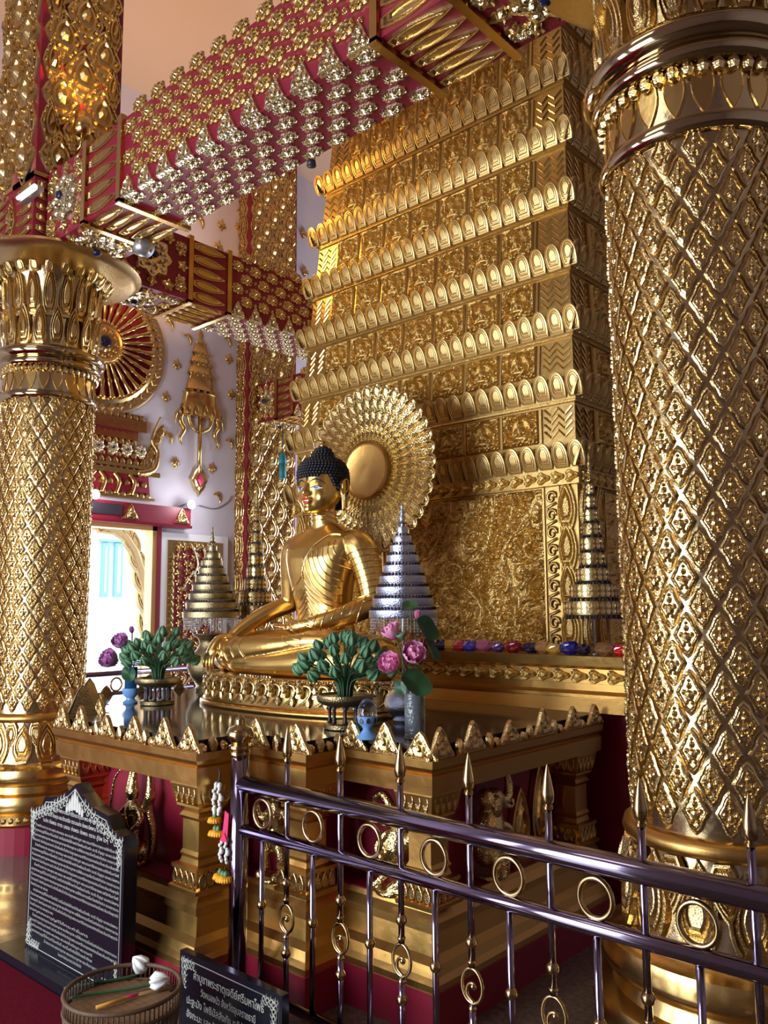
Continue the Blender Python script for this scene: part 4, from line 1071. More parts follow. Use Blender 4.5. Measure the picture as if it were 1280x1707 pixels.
def petal_mesh(name, w, h, mt, cup=.4):
    mb = MB(); vs = []; nx, ny = 4, 6
    for j in range(ny + 1):
        t = j / ny; ww = w * (sin(pi * (t * .82 + .10)) ** .8) * .5
        for i in range(nx + 1):
            s = (i / nx - .5) * 2; vs.append((s * ww, h * t * (1 - .1 * t), cup * h * (t * t * .9) + .25 * w * s * s * (1 - .3 * t)))
    fs = [(j * (nx + 1) + i, j * (nx + 1) + i + 1, (j + 1) * (nx + 1) + i + 1, (j + 1) * (nx + 1) + i) for j in range(ny) for i in range(nx)]
    mb.add(vs, fs, True); return mb.mesh(name, M[mt])
PPK = petal_mesh('petal', .045, .062, 'pink'); PPU = petal_mesh('petal', .045, .06, 'purple')
def blossom(parent, c, d, r, me, rings_=((5, .15), (6, .55), (8, .95)), heart=True):
    f = link('blossom', None, parent, c); d = V(d).normalized(); u = d.orthogonal().normalized(); v = d.cross(u)
    for n, op in rings_:
        for i in range(n):
            a = 2 * pi * (i + op) / n; rad = u * cos(a) + v * sin(a); y = (d * cos(op) + rad * sin(op)).normalized(); nn = (d * sin(op) - rad * cos(op)).normalized()
            inst('petal', me, f, (rad * .006, y.cross(nn), y, nn), (r / .06,) * 3)
    if heart: MB().ball(tuple(d * r * .3), r * .2, 8, 6).obj('flower_heart', M['amber'], f)
    return f
def big_leaf(parent, base, c, nrm, r, mt='lfgr'):
    d = V(nrm).normalized(); u = d.orthogonal().normalized(); v = d.cross(u); mb = MB(); C = V(c); n = 20; vs = [C - d * r * .18]
    for k, q in ((.5, -.06), (1.0, .06)):
        for i in range(n):
            a = 2 * pi * i / n; vs.append(C + (u * cos(a) * .8 + v * sin(a)) * r * q_(q, k) + d * r * (.16 * sin(3 * a) * k * .6 + (-.10 if k < 1 else 0)))
    fs = [(0, 1 + i, 1 + (i + 1) % n) for i in range(n)] + [(1 + i, 1 + n + i, 1 + n + (i + 1) % n, 1 + (i + 1) % n) for i in range(n)]
    mb.add(vs, fs, True); l = mb.obj('lotus_leaf', M[mt], parent)
    MB().tube(bez([base, (V(base) + C) * .5 + V((0, 0, .04)), C - d * r * .18], 5), .003, 5).obj('leaf_stalk', M['stem'], parent)
    return l
def q_(q, k): return k
# glass vase of pink lotus at the right
p = at(692, 1231, Z=TZ)
t = thing('glass_vase', 'tall clear bubbled glass vase near the right corner of the altar', 'vase', (p.x, p.y, TZ))
sharpen(MB().lathe([(.04, 0), (.044, .003), (.042, .02), (.043, .20), (.045, .225), (.041, .225), (.039, .20), (.038, .025), (.0, .02)], 28, cap=False).obj('vase_body', mat('smoked_glass', (.55, .62, .68), .05, 0, ('vor', 90, .5, .004), trans=.85, ior=1.4), t), 40)
MB().lathe([(.005, .021), (.035, .021), (.035, .17), (.005, .17)], 20).obj('water', M['dark'], t)
b2 = thing('lotus_bouquet', 'bouquet of pink lotus flowers and dark leaves in the glass vase', 'flowers', (p.x, p.y, TZ + .19), sc=(.80, .80, .80))
W2 = V((cos(_yaw), sin(_yaw), 0)); Bk = V((sin(_yaw), -cos(_yaw), 0))    # across and towards the entrance side
def lp(a, z, c=0.0): return W2 * a + Bk * c + V((0, 0, z))
blossom(b2, lp(-.10, .12, .05), lp(-.5, .5, .9), .10, PPK); blossom(b2, lp(-.02, .165, .05), lp(.2, .5, .9), .105, PPK); blossom(b2, lp(-.09, .265, .0), lp(-.6, .9, .3), .085, PPK)
blossom(b2, lp(.015, .37, .0), lp(.2, 1, .1), .045, PPK, ((5, .1), (6, .3)), False)
MB().lathe([(.004, 0), (.028, .03), (.03, .036), (.0, .034)], 14).obj('seed_pod', M['green'], b2, loc=tuple(lp(-.055, .26, .04)), rot=(.4, -.2, 0))
for a, z in ((-.10, .12), (-.035, .175), (-.09, .265), (.015, .37)): MB().tube(bez([(0, 0, -.12), lp(a * .3, .04), lp(a, z)], 5), .0035, 5).obj('stem', M['stem'], b2)
big_leaf(b2, lp(0, 0), lp(.01, .05, .08), lp(.3, .5, .8), .085); big_leaf(b2, lp(0, 0), lp(-.02, .44, .0), lp(-.1, .8, .5), .05); big_leaf(b2, lp(0, 0), lp(.075, .32, -.01), lp(.6, .3, .7), .075)
big_leaf(b2, lp(0, 0), lp(.10, .21, -.01), lp(.8, .3, .5), .065); big_leaf(b2, lp(0, 0), lp(-.075, .02, .05), lp(-.4, .2, .9), .04)
# crystal egg on a blue stand
p = at(612, 1231, Z=TZ)
t = thing('crystal_egg', 'clear crystal egg on a pierced pale blue ceramic stand', 'ornament', (p.x, p.y, TZ), sc=(1.22,) * 3)
sharpen(MB().lathe([(.036, 0), (.037, .006), (.024, .016), (.014, .030), (.018, .040), (.034, .054), (.036, .072), (.034, .074), (.03, .056), (.005, .045)], 28).obj('stand', M['bceram'], t), 40)
for i in range(9):
    a = 2 * pi * i / 9; inst('stand_cutout', me_flame('stand_cutout', .016, .02, .002, 'dark', 1), t, (V((.0355 * cos(a), .0355 * sin(a), .052)), V((-sin(a), cos(a), 0)), V((0, 0, 1)), V((cos(a), sin(a), 0))))
MB().lathe([(.001, .048), (.018, .050), (.030, .062), (.034, .080), (.031, .102), (.022, .120), (.010, .130), (.001, .132)], 24).obj('egg', M['glass'], t)
# blue glass vase with purple lotus, at the left
p = at(217, 1172, Z=TZ)
t = thing('blue_vase', 'blue glass vase on a blue footed stand at the left of the altar', 'vase', (p.x, p.y, TZ))
sharpen(MB().lathe([(.04, 0), (.042, .008), (.026, .02), (.024, .03), (.044, .05), (.047, .085), (.043, .085), (.02, .05)], 24).obj('stand', M['bceram'], t), 40)
MB().lathe([(.03, .055), (.034, .06), (.036, .20), (.038, .205), (.033, .205), (.031, .07), (.002, .066)], 24).obj('vase_body', M['bglass'], t)
b3 = thing('lotus_bouquet', 'purple lotus flowers with leaves in the blue vase', 'flowers', (p.x, p.y, TZ + .2))
blossom(b3, lp(-.07, .03, .05), lp(-.5, .5, .8), .10, PPU); blossom(b3, lp(-.03, .12, .05), lp(-.2, .7, .7), .085, PPU); blossom(b3, lp(-.0, .20, .0), lp(-.1, 1, .3), .04, PPU, ((5, .1), (6, .3)), False)
for a, z in ((-.06, .03), (.03, .10), (0, .2)): MB().tube(bez([(0, 0, -.12), lp(a * .3, -.02), lp(a, z)], 5), .0035, 5).obj('stem', M['stem'], b3)
big_leaf(b3, lp(0, -.02), lp(-.035, .13, 0), lp(-.3, .7, .6), .045); big_leaf(b3, lp(0, -.02), lp(.0, -.03, .05), lp(0, .4, .9), .05)

# tiered umbrellas
def tiered(px, pyb, label, r0, h, ntier, mt, seat, fringe=True, base='pot', zb=TZ, Yp=None, drum=False, hang=.10, gap=.0):
    p = at(px, pyb, Z=zb) if Yp is None else V((at(px, pyb, Y=Yp).x, Yp, zb))
    t = thing('tiered_umbrella', label, 'ornament', (p.x, p.y, p.z)); z = seat
    MB().tube([(0, 0, .0), (0, 0, seat + h * .8)], .008, 10).obj('pole', M['grey'], t)
    if base == 'pot':
        sharpen(MB().lathe([(.05, 0), (.055, .01), (.048, .02), (.085, .05), (.095, .09), (.085, .125), (.055, .15), (.06, .165), (.052, .165), (.04, .14), (.005, .13)], 32).obj('pot', M['silver'], t), 50)
    elif base == 'vase':
        sharpen(MB().lathe([(r_ * 1.25, z_ * 1.2) for r_, z_ in ((.075, 0), (.08, .015), (.062, .03), (.10, .07), (.125, .125), (.118, .175), (.075, .225), (.058, .255), (.068, .285), (.095, .30), (.098, .31), (.086, .31), (.05, .285), (.005, .27))], 36).obj('vase', M['brass'], t), 50)
    else:
        MB().lathe([(.03, 0), (.03, .006), (.01, .01)], 16).obj('foot', M['grey'], t)
    hs = h * .80; wsum = sum(.8 + .2 * (1 - i / ntier) for i in range(ntier))
    for i in range(ntier):
        f = i / ntier; th = hs / ntier * (1.15 - .3 * f); r = r0 * (1 - f) ** 1.0 * .96 + r0 * .06; r2 = r0 * (1 - (i + 1) / ntier) * .96 + r0 * .06
        if drum:
            r = r0 * [1, .82, .58, .46, .38, .34, .24, .17, .11][i]
            sharpen(MB().lathe([(r * .96, z), (r, z + .004), (r, z + th * .82), (r * .98, z + th * .84), (.02, z + th * .85)], 36).obj('tier', M['filigd'], t), 40)
            n = max(8, int(2 * pi * r / .030))
            FP = me_flame('tier_leaf', .028, th * .42, .004, 'leaf', 1)
            for k in range(n):
                a = 2 * pi * k / n
                inst('tier_leaf', FP, t, (V((r * cos(a), r * sin(a), z + th * .42)), V((-sin(a), cos(a), 0)), V((0, 0, 1)), V((cos(a), sin(a), 0))))
                inst('tier_leaf', FP, t, (V((r * cos(a), r * sin(a), z + th * .40)), V((sin(a), -cos(a), 0)), V((0, 0, -1)), V((cos(a), sin(a), 0))), (1, .85, 1))
            bd = MB()
            for k in range(n): a = 2 * pi * (k + .5) / n; bd.ball((r * .97 * cos(a), r * .97 * sin(a), z - .008), (.009, .009, .012), 5, 4, False)
            bd.obj('tier_beads', M['dark'], t, kind='stuff')
        else:
            sharpen(MB().lathe([(r * .985, z), (r, z + .003), (r, z + th * .62), (r * .97, z + th * .66), (r2 * 1.02, z + th * .72), (r2 * .99, z + th * .98), (.01, z + th * .98)], 40).obj('tier', M[mt], t), 40)
            n = int(2 * pi * r2 / .016); bd = MB()
            for k in range(n):
                a = 2 * pi * k / n; bd.ball((r2 * 1.05 * cos(a), r2 * 1.05 * sin(a), z + th * .80), (.006, .006, th * .16), 4, 4, False)
            bd.obj('tier_studs', M['dark'], t, kind='stuff')
        z += th
    if fringe:
        bd = MB(); n = int(2 * pi * r0 / .017)
        for k in range(n):
            a = 2 * pi * k / n; ln = hang * (.45 + .55 * abs(sin(3.5 * a)))
            for q in range(int(ln / .014)):
                bd.ball((r0 * .97 * cos(a), r0 * .97 * sin(a), seat - .006 - q * .014), .0052, 4, 3, False)
        bd.obj('bead_fringe', M['bead'], t, kind='stuff')
    tip = seat + h - z
    sharpen(MB().lathe([(.022, z), (.026, z + tip * .06), (.012, z + tip * .14), (.016, z + tip * .3), (.010, z + tip * .4), (.012, z + tip * .6), (.006, z + tip * .7), (.009, z + tip * .86), (.001, z + tip)], 14).obj('spire', M[mt if not drum else 'filig'], t), 60)
    return t
def umb(px, yb, yt, hwpx, Yp, label, mt, **k):
    zb = k.pop('zb', TZ); a = at(px, yb, Y=Yp); b = at(px, yt, Y=Yp); r = hwpx * (a - CAM).dot(FWD) / FPX
    return tiered(px, yb, label, r, b.z - a.z, 9, mt, a.z - zb, zb=zb, Yp=Yp, **k)
umb(672, 1030, 838, 56, 3.02, 'silver nine-tiered umbrella with bead fringe between statue and carved relief', 'silver', hang=.085)
umb(352, 1030, 878, 46, 3.42, 'dull gold tiered umbrella with bead fringe standing in the brass vase', 'sgold', base='vase')
umb(426, 1028, 812, 33, 3.79, 'gold filigree drum-tiered umbrella behind the statue right arm', 'filig', fringe=False, drum=True, base='foot')
umb(991, 1026, 752, 48, 4.03, 'gold filigree drum-tiered umbrella standing on the ledge at the tower corner', 'filig', fringe=False, zb=1.313, drum=True, base='foot')

# ---------------------------------------------------------------- steel railing
RY = 2.17
rl = thing('railing', 'purple-tinted steel railing with bronze rings and spear tips in front of the altar', 'railing', (-2.73, RY, 0))
MB().tube([(0, 0, 0), (0, 0, .985)], .037, 24).obj('post', M['steel'], rl)
MB().lathe([(.06, 0), (.06, .012), (.042, .02)], 24).obj('post_flange', M['bronze'], rl)
sharpen(MB().lathe([(.038, .975), (.044, .98), (.044, .99), (.036, .996), (.046, 1.004), (.046, 1.014), (.034, 1.02), (.036, 1.026), (.052, 1.042), (.055, 1.062), (.046, 1.082), (.024, 1.092), (.022, 1.098), (.020, 1.102), (.022, 1.112), (.016, 1.122), (.004, 1.134), (.001, 1.138)], 28).obj('post_finial', M['bronze'], rl), 50)
LR = 3.0
MB().tube([(.0, 0, .866), (LR, 0, .846)], .033, 20).obj('top_rail', M['steel'], rl)
MB().tube([(.0, 0, .690), (LR, 0, .672)], .023, 16).obj('middle_rail', M['steel'], rl)
MB().tube([(.0, 0, .110), (LR, 0, .105)], .019, 14).obj('bottom_rail', M['steel'], rl)
MB().lathe([(.03, 0), (.03, .012)], 20).obj('rail_collar', M['bronze'], rl, loc=(.035, 0, .866), rot=(0, pi / 2, 0))
SPEAR = sharpen(MB().lathe([(.0105, .0), (.015, .002), (.015, .010), (.0105, .013), (.017, .022), (.0195, .036), (.0185, .05), (.012, .085), (.004, .118), (.0008, .128)], 18).obj('spear_tip', M['bronze'], rl, loc=(99, 0, 0)), 50)
SPM = SPEAR.data; bpy.data.objects.remove(SPEAR)
BALL = MB().ball((0, 0, 0), (.0185, .0185, .0195), 16, 10).mesh('ball_knob', M['bronze'])
CONE = MB().lathe([(.010, 0), (.014, .004), (.012, .010), (.007, .022)], 14).mesh('cone_collar', M['bronze'])
RING = MB().tube([(.050 * cos(2 * pi * i / 36), 0, .053 * sin(2 * pi * i / 36)) for i in range(36)], .0078, 10, closed=True).mesh('ring', M['bronze'])
OV = MB().tube([(.038 * cos(2 * pi * i / 32), 0, .050 * sin(2 * pi * i / 32)) for i in range(32)], .0058, 8, closed=True)
OV.tube(bez([(.006, 0, -.048), (-.018, 0, -.03), (-.018, 0, -.005), (.0, 0, .008), (.010, 0, -.002), (.004, 0, -.008)], 5), .0055, 8); OV.ball((.004, 0, -.001), .010, 8, 6)
OV = OV.mesh('scroll_oval', M['bronze'])
for k in range(10):
    x = .287 + .2835 * k
    if x > LR - .05: break
    bl = link('baluster', None, rl, (x, 0, 0))
    dz = -.006 * k * .35
    MB().tube([(0, 0, .465), (0, 0, .99 + dz)], .0105, 12).obj('baluster_bar', M['steel'], bl)
    MB().tube([(0, 0, .105), (0, 0, .36)], .0105, 12).obj('baluster_bar', M['steel'], bl)
    link('spear_tip', SPM, bl, (0, 0, .982 + dz))
    link('ball_knob', BALL, bl, (0, 0, .538)); link('ball_knob', BALL, bl, (0, 0, .29))
    link('cone_collar', CONE, bl, (0, 0, .487), (pi, 0, 0))
    link('cone_collar', CONE, bl, (0, 0, .340))
    link('scroll_oval', OV, bl, (0, 0, .412))
for k in range(10):
    x = .145 + .2835 * k
    if x > LR - .05: break
    link('ring', RING, rl, (x, 0, .768 - .002 * k))
    sb = link('short_baluster', None, rl, (x, 0, 0))
    MB().tube([(0, 0, .105), (0, 0, .685)], .0105, 12).obj('baluster_bar', M['steel'], sb)
    link('ball_knob', BALL, sb, (0, 0, .43 if k % 2 == 0 else .43))
# flower garlands tied to the post
def garland(px, label, y0, y1, extra):
    x = at(px, y0, Y=RY - .05).x; z0 = at(px, y0, Y=RY - .05).z; z1 = at(px, y1, Y=RY - .05).z; t = thing('flower_garland', label, 'garland', (x, RY - .05, z1), 0, 'garlands on the post'); H = z0 - z1
    bd = MB(); n = int(H * .75 / .008)
    JB = MB().ball((0, 0, 0), (.007, .007, .009), 6, 5).mesh('jasmine_bud', M['jasm'])
    for s in (-1, 1):
        for i in range(int(H * .7 / .012)):
            z = H - .01 - i * .012; sp = .010 + .010 * sin(pi * i / (H * .7 / .012))
            link('jasmine_bud', JB, t, (s * sp + .003 * sin(i * 2.2), .004 * cos(i * 1.7), z), sc=(1 + .5 * (i % 4 == 0),) * 3)
    MR = MB()
    for i in range(16):
        a = 2 * pi * i / 16; MR.tube([(0, 0, .004), (.016 * cos(a), .016 * sin(a), .0), (.022 * cos(a), .022 * sin(a), -.008)], [.004, .006, .002], 5)
    MR.ball((0, 0, -.004), (.015, .015, .010), 8, 6); MR = MR.mesh('marigold', M['orange'])
    for (dx, z) in extra: link('marigold', MR, t, (dx, 0, z), sc=(1.3, 1.3, 1.3)); MB().lathe([(.008, 0), (.010, .012), (.004, .022)], 8).obj('flower_cap', M['green'], t, loc=(dx, 0, z + .006))
    MB().tube(bez([(0, .0, H - .01), (.01, .005, H + .03), (-.005, .01, H + .055)], 5), .004, 6).obj('tie', M['dark'], t)
    return t
garland(362, 'upper jasmine garland with yellow marigolds hung on the railing post', 1305, 1380, [(-.012, .03), (-.008, -.02), (.012, -.018)])
garland(373, 'lower jasmine garland with yellow marigold tassels on the railing post', 1395, 1462, [(-.02, .0), (.016, -.004), (-.002, -.006)])
rb = thing('ribbon', 'bright pink ribbon tied between the two garlands on the post', 'ribbon', (at(377, 1370, Y=RY - .045).x, RY - .045, at(377, 1395, Y=RY - .045).z))
MB().plate([(-.02, 0), (.012, -.005), (.02, .09), (-.004, .1)], ((0, 0, 0), (1, 0, 0), (0, 0, 1), (0, -1, 0)), .004).obj('ribbon_strip', M['ribbon'], rb)
MB().plate([(-.03, -.02), (.02, -.018), (.004, .01), (-.008, .012)], ((0, -.006, 0), (1, 0, 0), (0, 0, 1), (0, -1, 0)), .004).obj('ribbon_bow', M['ribbon'], rb)

# ---------------------------------------------------------------- plaques
def text(parent, body, fr, size, width, name='lettering', bold=.0):
    c = bpy.data.curves.new(name, 'FONT'); c.body = body; c.size = size; c.align_x = 'CENTER'; c.resolution_u = 1; c.offset = bold; c.extrude = 0
    tmp = bpy.data.objects.new(name, c); COL.objects.link(tmp); dg = bpy.context.evaluated_depsgraph_get(); dg.update()
    me = bpy.data.meshes.new_from_object(tmp.evaluated_get(dg)); bpy.data.objects.remove(tmp)
    xs = [v.co.x for v in me.vertices]; w_ = max(xs) - min(xs) if xs else 1; cx = (max(xs) + min(xs)) / 2 if xs else 0
    for v in me.vertices: v.co.x = (v.co.x - cx) * (width / w_ if width else 1)
    me.materials.clear(); me.materials.append(M['letter']); me.name = name
    return inst(name, me, parent, fr)
PLX0, PLX1, PLY = -3.885, -3.075, 1.90
pq = thing('stone_plaque', 'large black stone plaque engraved with many lines of Thai text', 'plaque', ((PLX0 + PLX1) / 2, PLY, 0))
w_ = (PLX1 - PLX0) / 2
ol = [(-w_, .03), (w_, .03), (w_, .655), (w_ - .05, .685), (w_ - .13, .715), (.16, .745), (.0, .815), (-.16, .735), (-.28, .705), (-w_ + .03, .67), (-w_, .655)]
ol = [(-w_, .03), (w_, .03), (w_, .61), (w_ - .02, .655), (w_ - .09, .665), (w_ - .13, .72), (.15, .735), (.06, .775), (0, .812), (-.06, .775), (-.15, .735), (-w_ + .13, .72), (-w_ + .09, .665), (-w_ + .02, .655), (-w_, .61)]
MB().plate(ol, ((0, .03, 0), (1, 0, 0), (0, 0, 1), (0, -1, 0)), .06).obj('slab', M['black'], pq)
MB().box((-w_ - .10, -.13, 0), (w_ + .04, .03, .05)).obj('foot', M['black'], pq)
PF = lambda x, z: (V((x, -.0315, z)), V((1, 0, 0)), V((0, 0, 1)), V((0, -1, 0)))
ins = [(x * .955, .06 if z < .1 else z - .022) for x, z in ol]
MB().tube([(x, -.031, z) for x, z in ins], .0022, 4, closed=True).obj('border_line', M['letter'], pq)
KN = me_flame('corner_scroll', .035, .06, .003, 'letter', 1)
SP = MB()
SP.tube([(.018 * cos(t_) * (1 - t_ / 10), .018 * sin(t_) * (1 - t_ / 10), .001) for t_ in [i * .5 for i in range(14)]], .0035, 4); SP.tube([(.018, 0, .001), (.03, .015, .001), (.026, .032, .001)], [.004, .004, .001], 4); SP.tube([(0, -.016, .001), (-.018, -.022, .001), (-.03, -.01, .001)], [.004, .003, .001], 4)
SP = SP.mesh('scroll', M['letter'])
for k in range(7):
    inst('crest_scroll', KN, pq, PF((k - 3) * .022, .700 - abs(k - 3) * .006), (1 - .12 * abs(k - 3), 1.55 - .3 * abs(k - 3), 1))
for s in (-1, 1):
    for k in range(11):
        x = .075 + k * .022; z = .722 - .05 * min(1, k / 6) * .5 - (.05 if k > 8 else 0)
        z = .735 - .012 * k if k < 6 else .668 - (.010 * (k - 6))
        x = .07 + .028 * k
        inst('scroll', SP, pq, PF(s * x, z), (s * .8, .8, 1))
    for k in range(5): inst('scroll', SP, pq, PF(s * (w_ - .035), .63 - k * .022), (s * (.85 - .09 * k), .85, 1))
    for k in range(4): inst('scroll', SP, pq, PF(s * (w_ - .035), .085 + k * .022), (s * (.8 - .1 * k), -.8, 1)); inst('scroll', SP, pq, PF(s * (w_ - .06 - k * .022), .075), (s * (.7 - .1 * k), -.7, 1))
head = ['อานิสงส์บูชาพระบรมสารีริกธาตุและพระพุทธปฏิมากร', '๏๏๏ ระลึก ถึงคุณ พระรัตนตรัย ตราบจนถึง ซึ่งพระนิพพาน ๖๐ ๒๕ ๏๏๏', 'ระลึก ถึงพระ ชาตะ มรณะ ถึงพระ ถึงพระ ตราบ สู่นิพ ใดๆ']
base = ['ข้าพเจ้าขอถวาย พระพุทธ พระธรรม พระสงฆ์ด้วยจิตบูชา พระบรมสารีริกธาตุพระเจดีย์ศรีมหาโพธิ์', 'ขอกุศลผลบุญที่ได้กระทำในครั้งนี้ จงเป็นปัจจัยให้ข้าพเจ้าถึงพร้อมด้วยศีล สมาธิ ปัญญา และพระนิพพาน',
        'ด้วยเดชะพระพุทธานุภาพ พระธรรมานุภาพ พระสังฆานุภาพ ขอให้พ้นจากทุกข์โศกโรคภัยทั้งปวง ตลอดกาลนาน', 'วัดหนองบัว จังหวัดอุบลราชธานี สร้างขึ้นเพื่อเป็นที่ประดิษฐานพระบรมสารีริกธาตุขององค์สมเด็จพระสัมมาสัมพุทธเจ้า']
zt = .672
for i, s in enumerate(head):
    text(pq, s, PF(.0, zt - .030 * i), .023, .50 + .06 * (i > 0), bold=.0001)
z = zt - .030 * 3
rn = random.Random(5); shortl = {3: 1, 7: 1, 12: .28, 16: .30, 18: .72, 20: .95, 21: .5}
for i in range(24):
    s = base[i % 4]; L = .75
    if i in (12,): s = s[:20]; L = .16
    elif i in (16, 17): s = s[:26]; L = .22 if i == 16 else .52
    elif i in (20, 21): s = s[:60]; L = .56
    elif i in (22, 23): s = s[:50]; L = .46 if i == 22 else .2
    elif i in (0, 4, 8, 13, 18): L = .72
    x = -.375 + L / 2 if L < .75 and i not in (0, 4, 8, 13, 18, 22, 23) else (.012 if L == .72 else 0)
    text(pq, s, PF(x, z - .0218 * i), .0160, L, bold=-.0001)
sp = thing('text_plaque', 'small black plaque with pale Thai lettering leaning on the railing foot', 'plaque', (-2.49, 1.95, .0))
MB().plate([(-.29, -.16), (.29, -.16), (.29, .285), (-.29, .285)], ((0, .018, 0), (1, 0, 0), (0, 0, 1), (0, -1, 0)), .03).obj('slab', M['black'], sp)
PS = lambda x, z: (V((x, -.0135, z)), V((1, 0, 0)), V((0, 0, 1)), V((0, -1, 0)))
sp.children[0].data.transform(Matrix.Identity(4))
for v in sp.children[0].data.vertices: v.co.z = max(v.co.z, .0)
MB().tube([(-.275, -.013, .012), (.275, -.013, .012), (.275, -.013, .262), (-.275, -.013, .262)], .0018, 4, closed=True).obj('border_line', M['letter'], sp)
for i, (tx, x, wd, sz) in enumerate((('คำบูชาพระธาตุเจดีย์ศรีมหาโพธิ์', .0, .40, .040), ('วัดหนองบัว จังหวัดอุบลราชธานี', -.0, .31, .034), ('ปะฐะมัง โพธิปัลลังกัง ทุติยัง อะนิมิสสัง', .0, .48, .036), ('อังกะมะ เสฏฐัง ตะติยัง จังกะมะ เสฏฐัง', 0, .48, .036), ('จะตุตถัง ระตะนะฆะรัง ปัญจะมัง', 0, .44, .034))):
    text(sp, tx, PS(x, .205 - .0465 * i), sz, wd, bold=.0004)
for s in (-1, 1):
    for k in range(4):
        inst('scroll', SP, sp, PS(s * .252, .245 - k * .022), (s * (.7 - .08 * k), .8, 1)); inst('scroll', SP, sp, PS(s * (.24 - k * .020), .25), (s * (.7 - .1 * k), .7, 1)) if k < 3 else None

# ---------------------------------------------------------------- wicker tray
pc = at(205, 1656, Z=.30); TRr = .185
tr = thing('wicker_tray', 'round dark wicker tray with open woven rim at the bottom left', 'tray', (pc.x, pc.y, 0))
MB().lathe([(TRr - .004, .262), (TRr - .004, .268), (.001, .268)], 48).obj('tray_floor', M['mat_'], tr)
for z_, r_ in ((.316, .0075), (.268, .006), (.12, .006), (.012, .007)):
    rr_ = TRr if z_ > .2 else TRr - .03
    MB().tube([(rr_ * cos(2 * pi * i / 56), rr_ * sin(2 * pi * i / 56), z_) for i in range(56)], r_, 8, closed=True).obj('hoop', M['wicker'], tr)
ST = MB().tube([(0, 0, .268), (0, 0, .316)], .0028, 5).mesh('rim_rod', M['wicker'])
for i in range(72): a = 2 * pi * i / 72; link('rim_rod', ST, tr, (TRr * cos(a), TRr * sin(a), 0))
SL = MB().tube([(0, 0, .266), (-.012, 0, .19), (-.03, 0, .12), (-.03, 0, .01)], .004, 5).mesh('side_slat', M['wicker'])
for i in range(60): a = 2 * pi * i / 60; link('side_slat', SL, tr, (TRr * cos(a), TRr * sin(a), 0), (0, 0, a))
SLT = [MB().box((-q, -.0115, 0), (q, .0115, .003)).mesh('floor_slat', M['mat_']) for q in [sqrt(max(.001, .179 ** 2 - (abs(-.1625 + .025 * k) + .0115) ** 2)) for k in range(14)]]
for k in range(14): link('floor_slat', SLT[k], tr, (0, -.1625 + .025 * k, .268))
# things on the tray
fz = .2715
def bud_white(px, py, rz, label):
    p = at(px, py, Z=fz + .02); t = thing('lotus_flower', label, 'lotus bud', (p.x, p.y, fz), rz, 'white lotus buds on the tray'); f = MB()
    f.lathe([(.003, 0), (.017, .008), (.024, .026), (.021, .042), (.011, .058), (.001, .068)], 12)
    for i in range(6):
        a = 2 * pi * i / 6; f.tube([(.014 * cos(a), .014 * sin(a), .004), (.025 * cos(a), .025 * sin(a), .024), (.018 * cos(a), .018 * sin(a), .046), (.003 * cos(a), .003 * sin(a), .066)], [.005, .010, .007, .001], 5)
    return t, f
t, f = bud_white(244, 1617, 0, 'upright white folded lotus bud lying on the wicker tray')
f.obj('bud', M['wbud'], t, loc=(0, 0, .02), rot=(.75, -.2, -.4))
MB().tube(bez([(0, 0, .018), (-.02, -.06, .010), (-.07, -.16, .008), (-.11, -.25, .008)], 5), .005, 6).obj('stem', M['stem'], t)
t, f = bud_white(250, 1640, 0, 'white folded lotus bud pointing right on the wicker tray')
f.obj('bud', M['wbud'], t, loc=(0, 0, .022), rot=(0, 1.35, .75))
MB().tube(bez([(0, 0, .018), (-.03, -.05, .012), (-.09, -.14, .010), (-.13, -.22, .010)], 5), .005, 6).obj('stem', M['lfgr'], t)
def rod(px0, py0, px1, py1, name, label, cat, r, mt, group=None):
    a = at(px0, py0, Z=fz + .006); b = at(px1, py1, Z=fz + .006); t = thing(name, label, cat, tuple(a), 0, group)
    MB().tube([(0, 0, r), tuple(b - a + V((0, 0, r)))], r, 8).obj('rod', M[mt], t); return t, b - a
t, v = rod(160, 1683, 210, 1667, 'candle', 'thin yellow candle lying on the wicker tray', 'candle', .006, 'amber')
MB().tube([tuple(v + V((0, 0, .006))), tuple(v * 1.06 + V((0, 0, .006)))], .0012, 5).obj('wick', M['white'], t)
for k, dy in enumerate((0, 4)):
    t, v = rod(205, 1664 + dy * .6, 292 - k * 6, 1643 + dy, 'incense_stick', ('upper' if k == 0 else 'lower') + ' pale incense stick lying across the wicker tray', 'incense stick', .0022, 'stick', 'incense on the tray')
    MB().tube([tuple(v * .0 + V((0, 0, .0023))), tuple(v * .3 + V((0, 0, .0023)))], .0026, 6).obj('stick_handle', M['ribbon'], t)

# ---------------------------------------------------------------- door and things on the left wall
FX = WX
dr = thing('door_1', 'bright open doorway with ochre frame under a red lintel', 'door', (WX, (DY0 + DY1) / 2, 0), kind='structure')
hw_ = (DY1 - DY0) / 2
MB().box((-.1, -hw_ - .0, 0), (.06, -hw_ + .06, DZ)).obj('jamb', M['wood'], dr); MB().box((-.1, hw_ - .06, 0), (.06, hw_, DZ)).obj('jamb', M['wood'], dr)
MB().box((-.1, -hw_, DZ - .07), (.06, hw_, DZ)).obj('head_jamb', M['wood'], dr)
MB().box((.0, hw_, 0), (.08, hw_ + .05, DZ)).obj('red_edge', M['red'], dr)
MB().box((.0, -hw_ - .3, DZ), (.16, hw_ + .42, DZ + .235)).obj('lintel', M['red'], dr)
MB().box((.0, -hw_ - .3, DZ - .02), (.18, hw_ + .43, DZ + .012)).obj('lintel_lip', M['dred'], dr)
LLEAF = me_tri('lintel_leaf', .22, .20, .03, 'leaf')
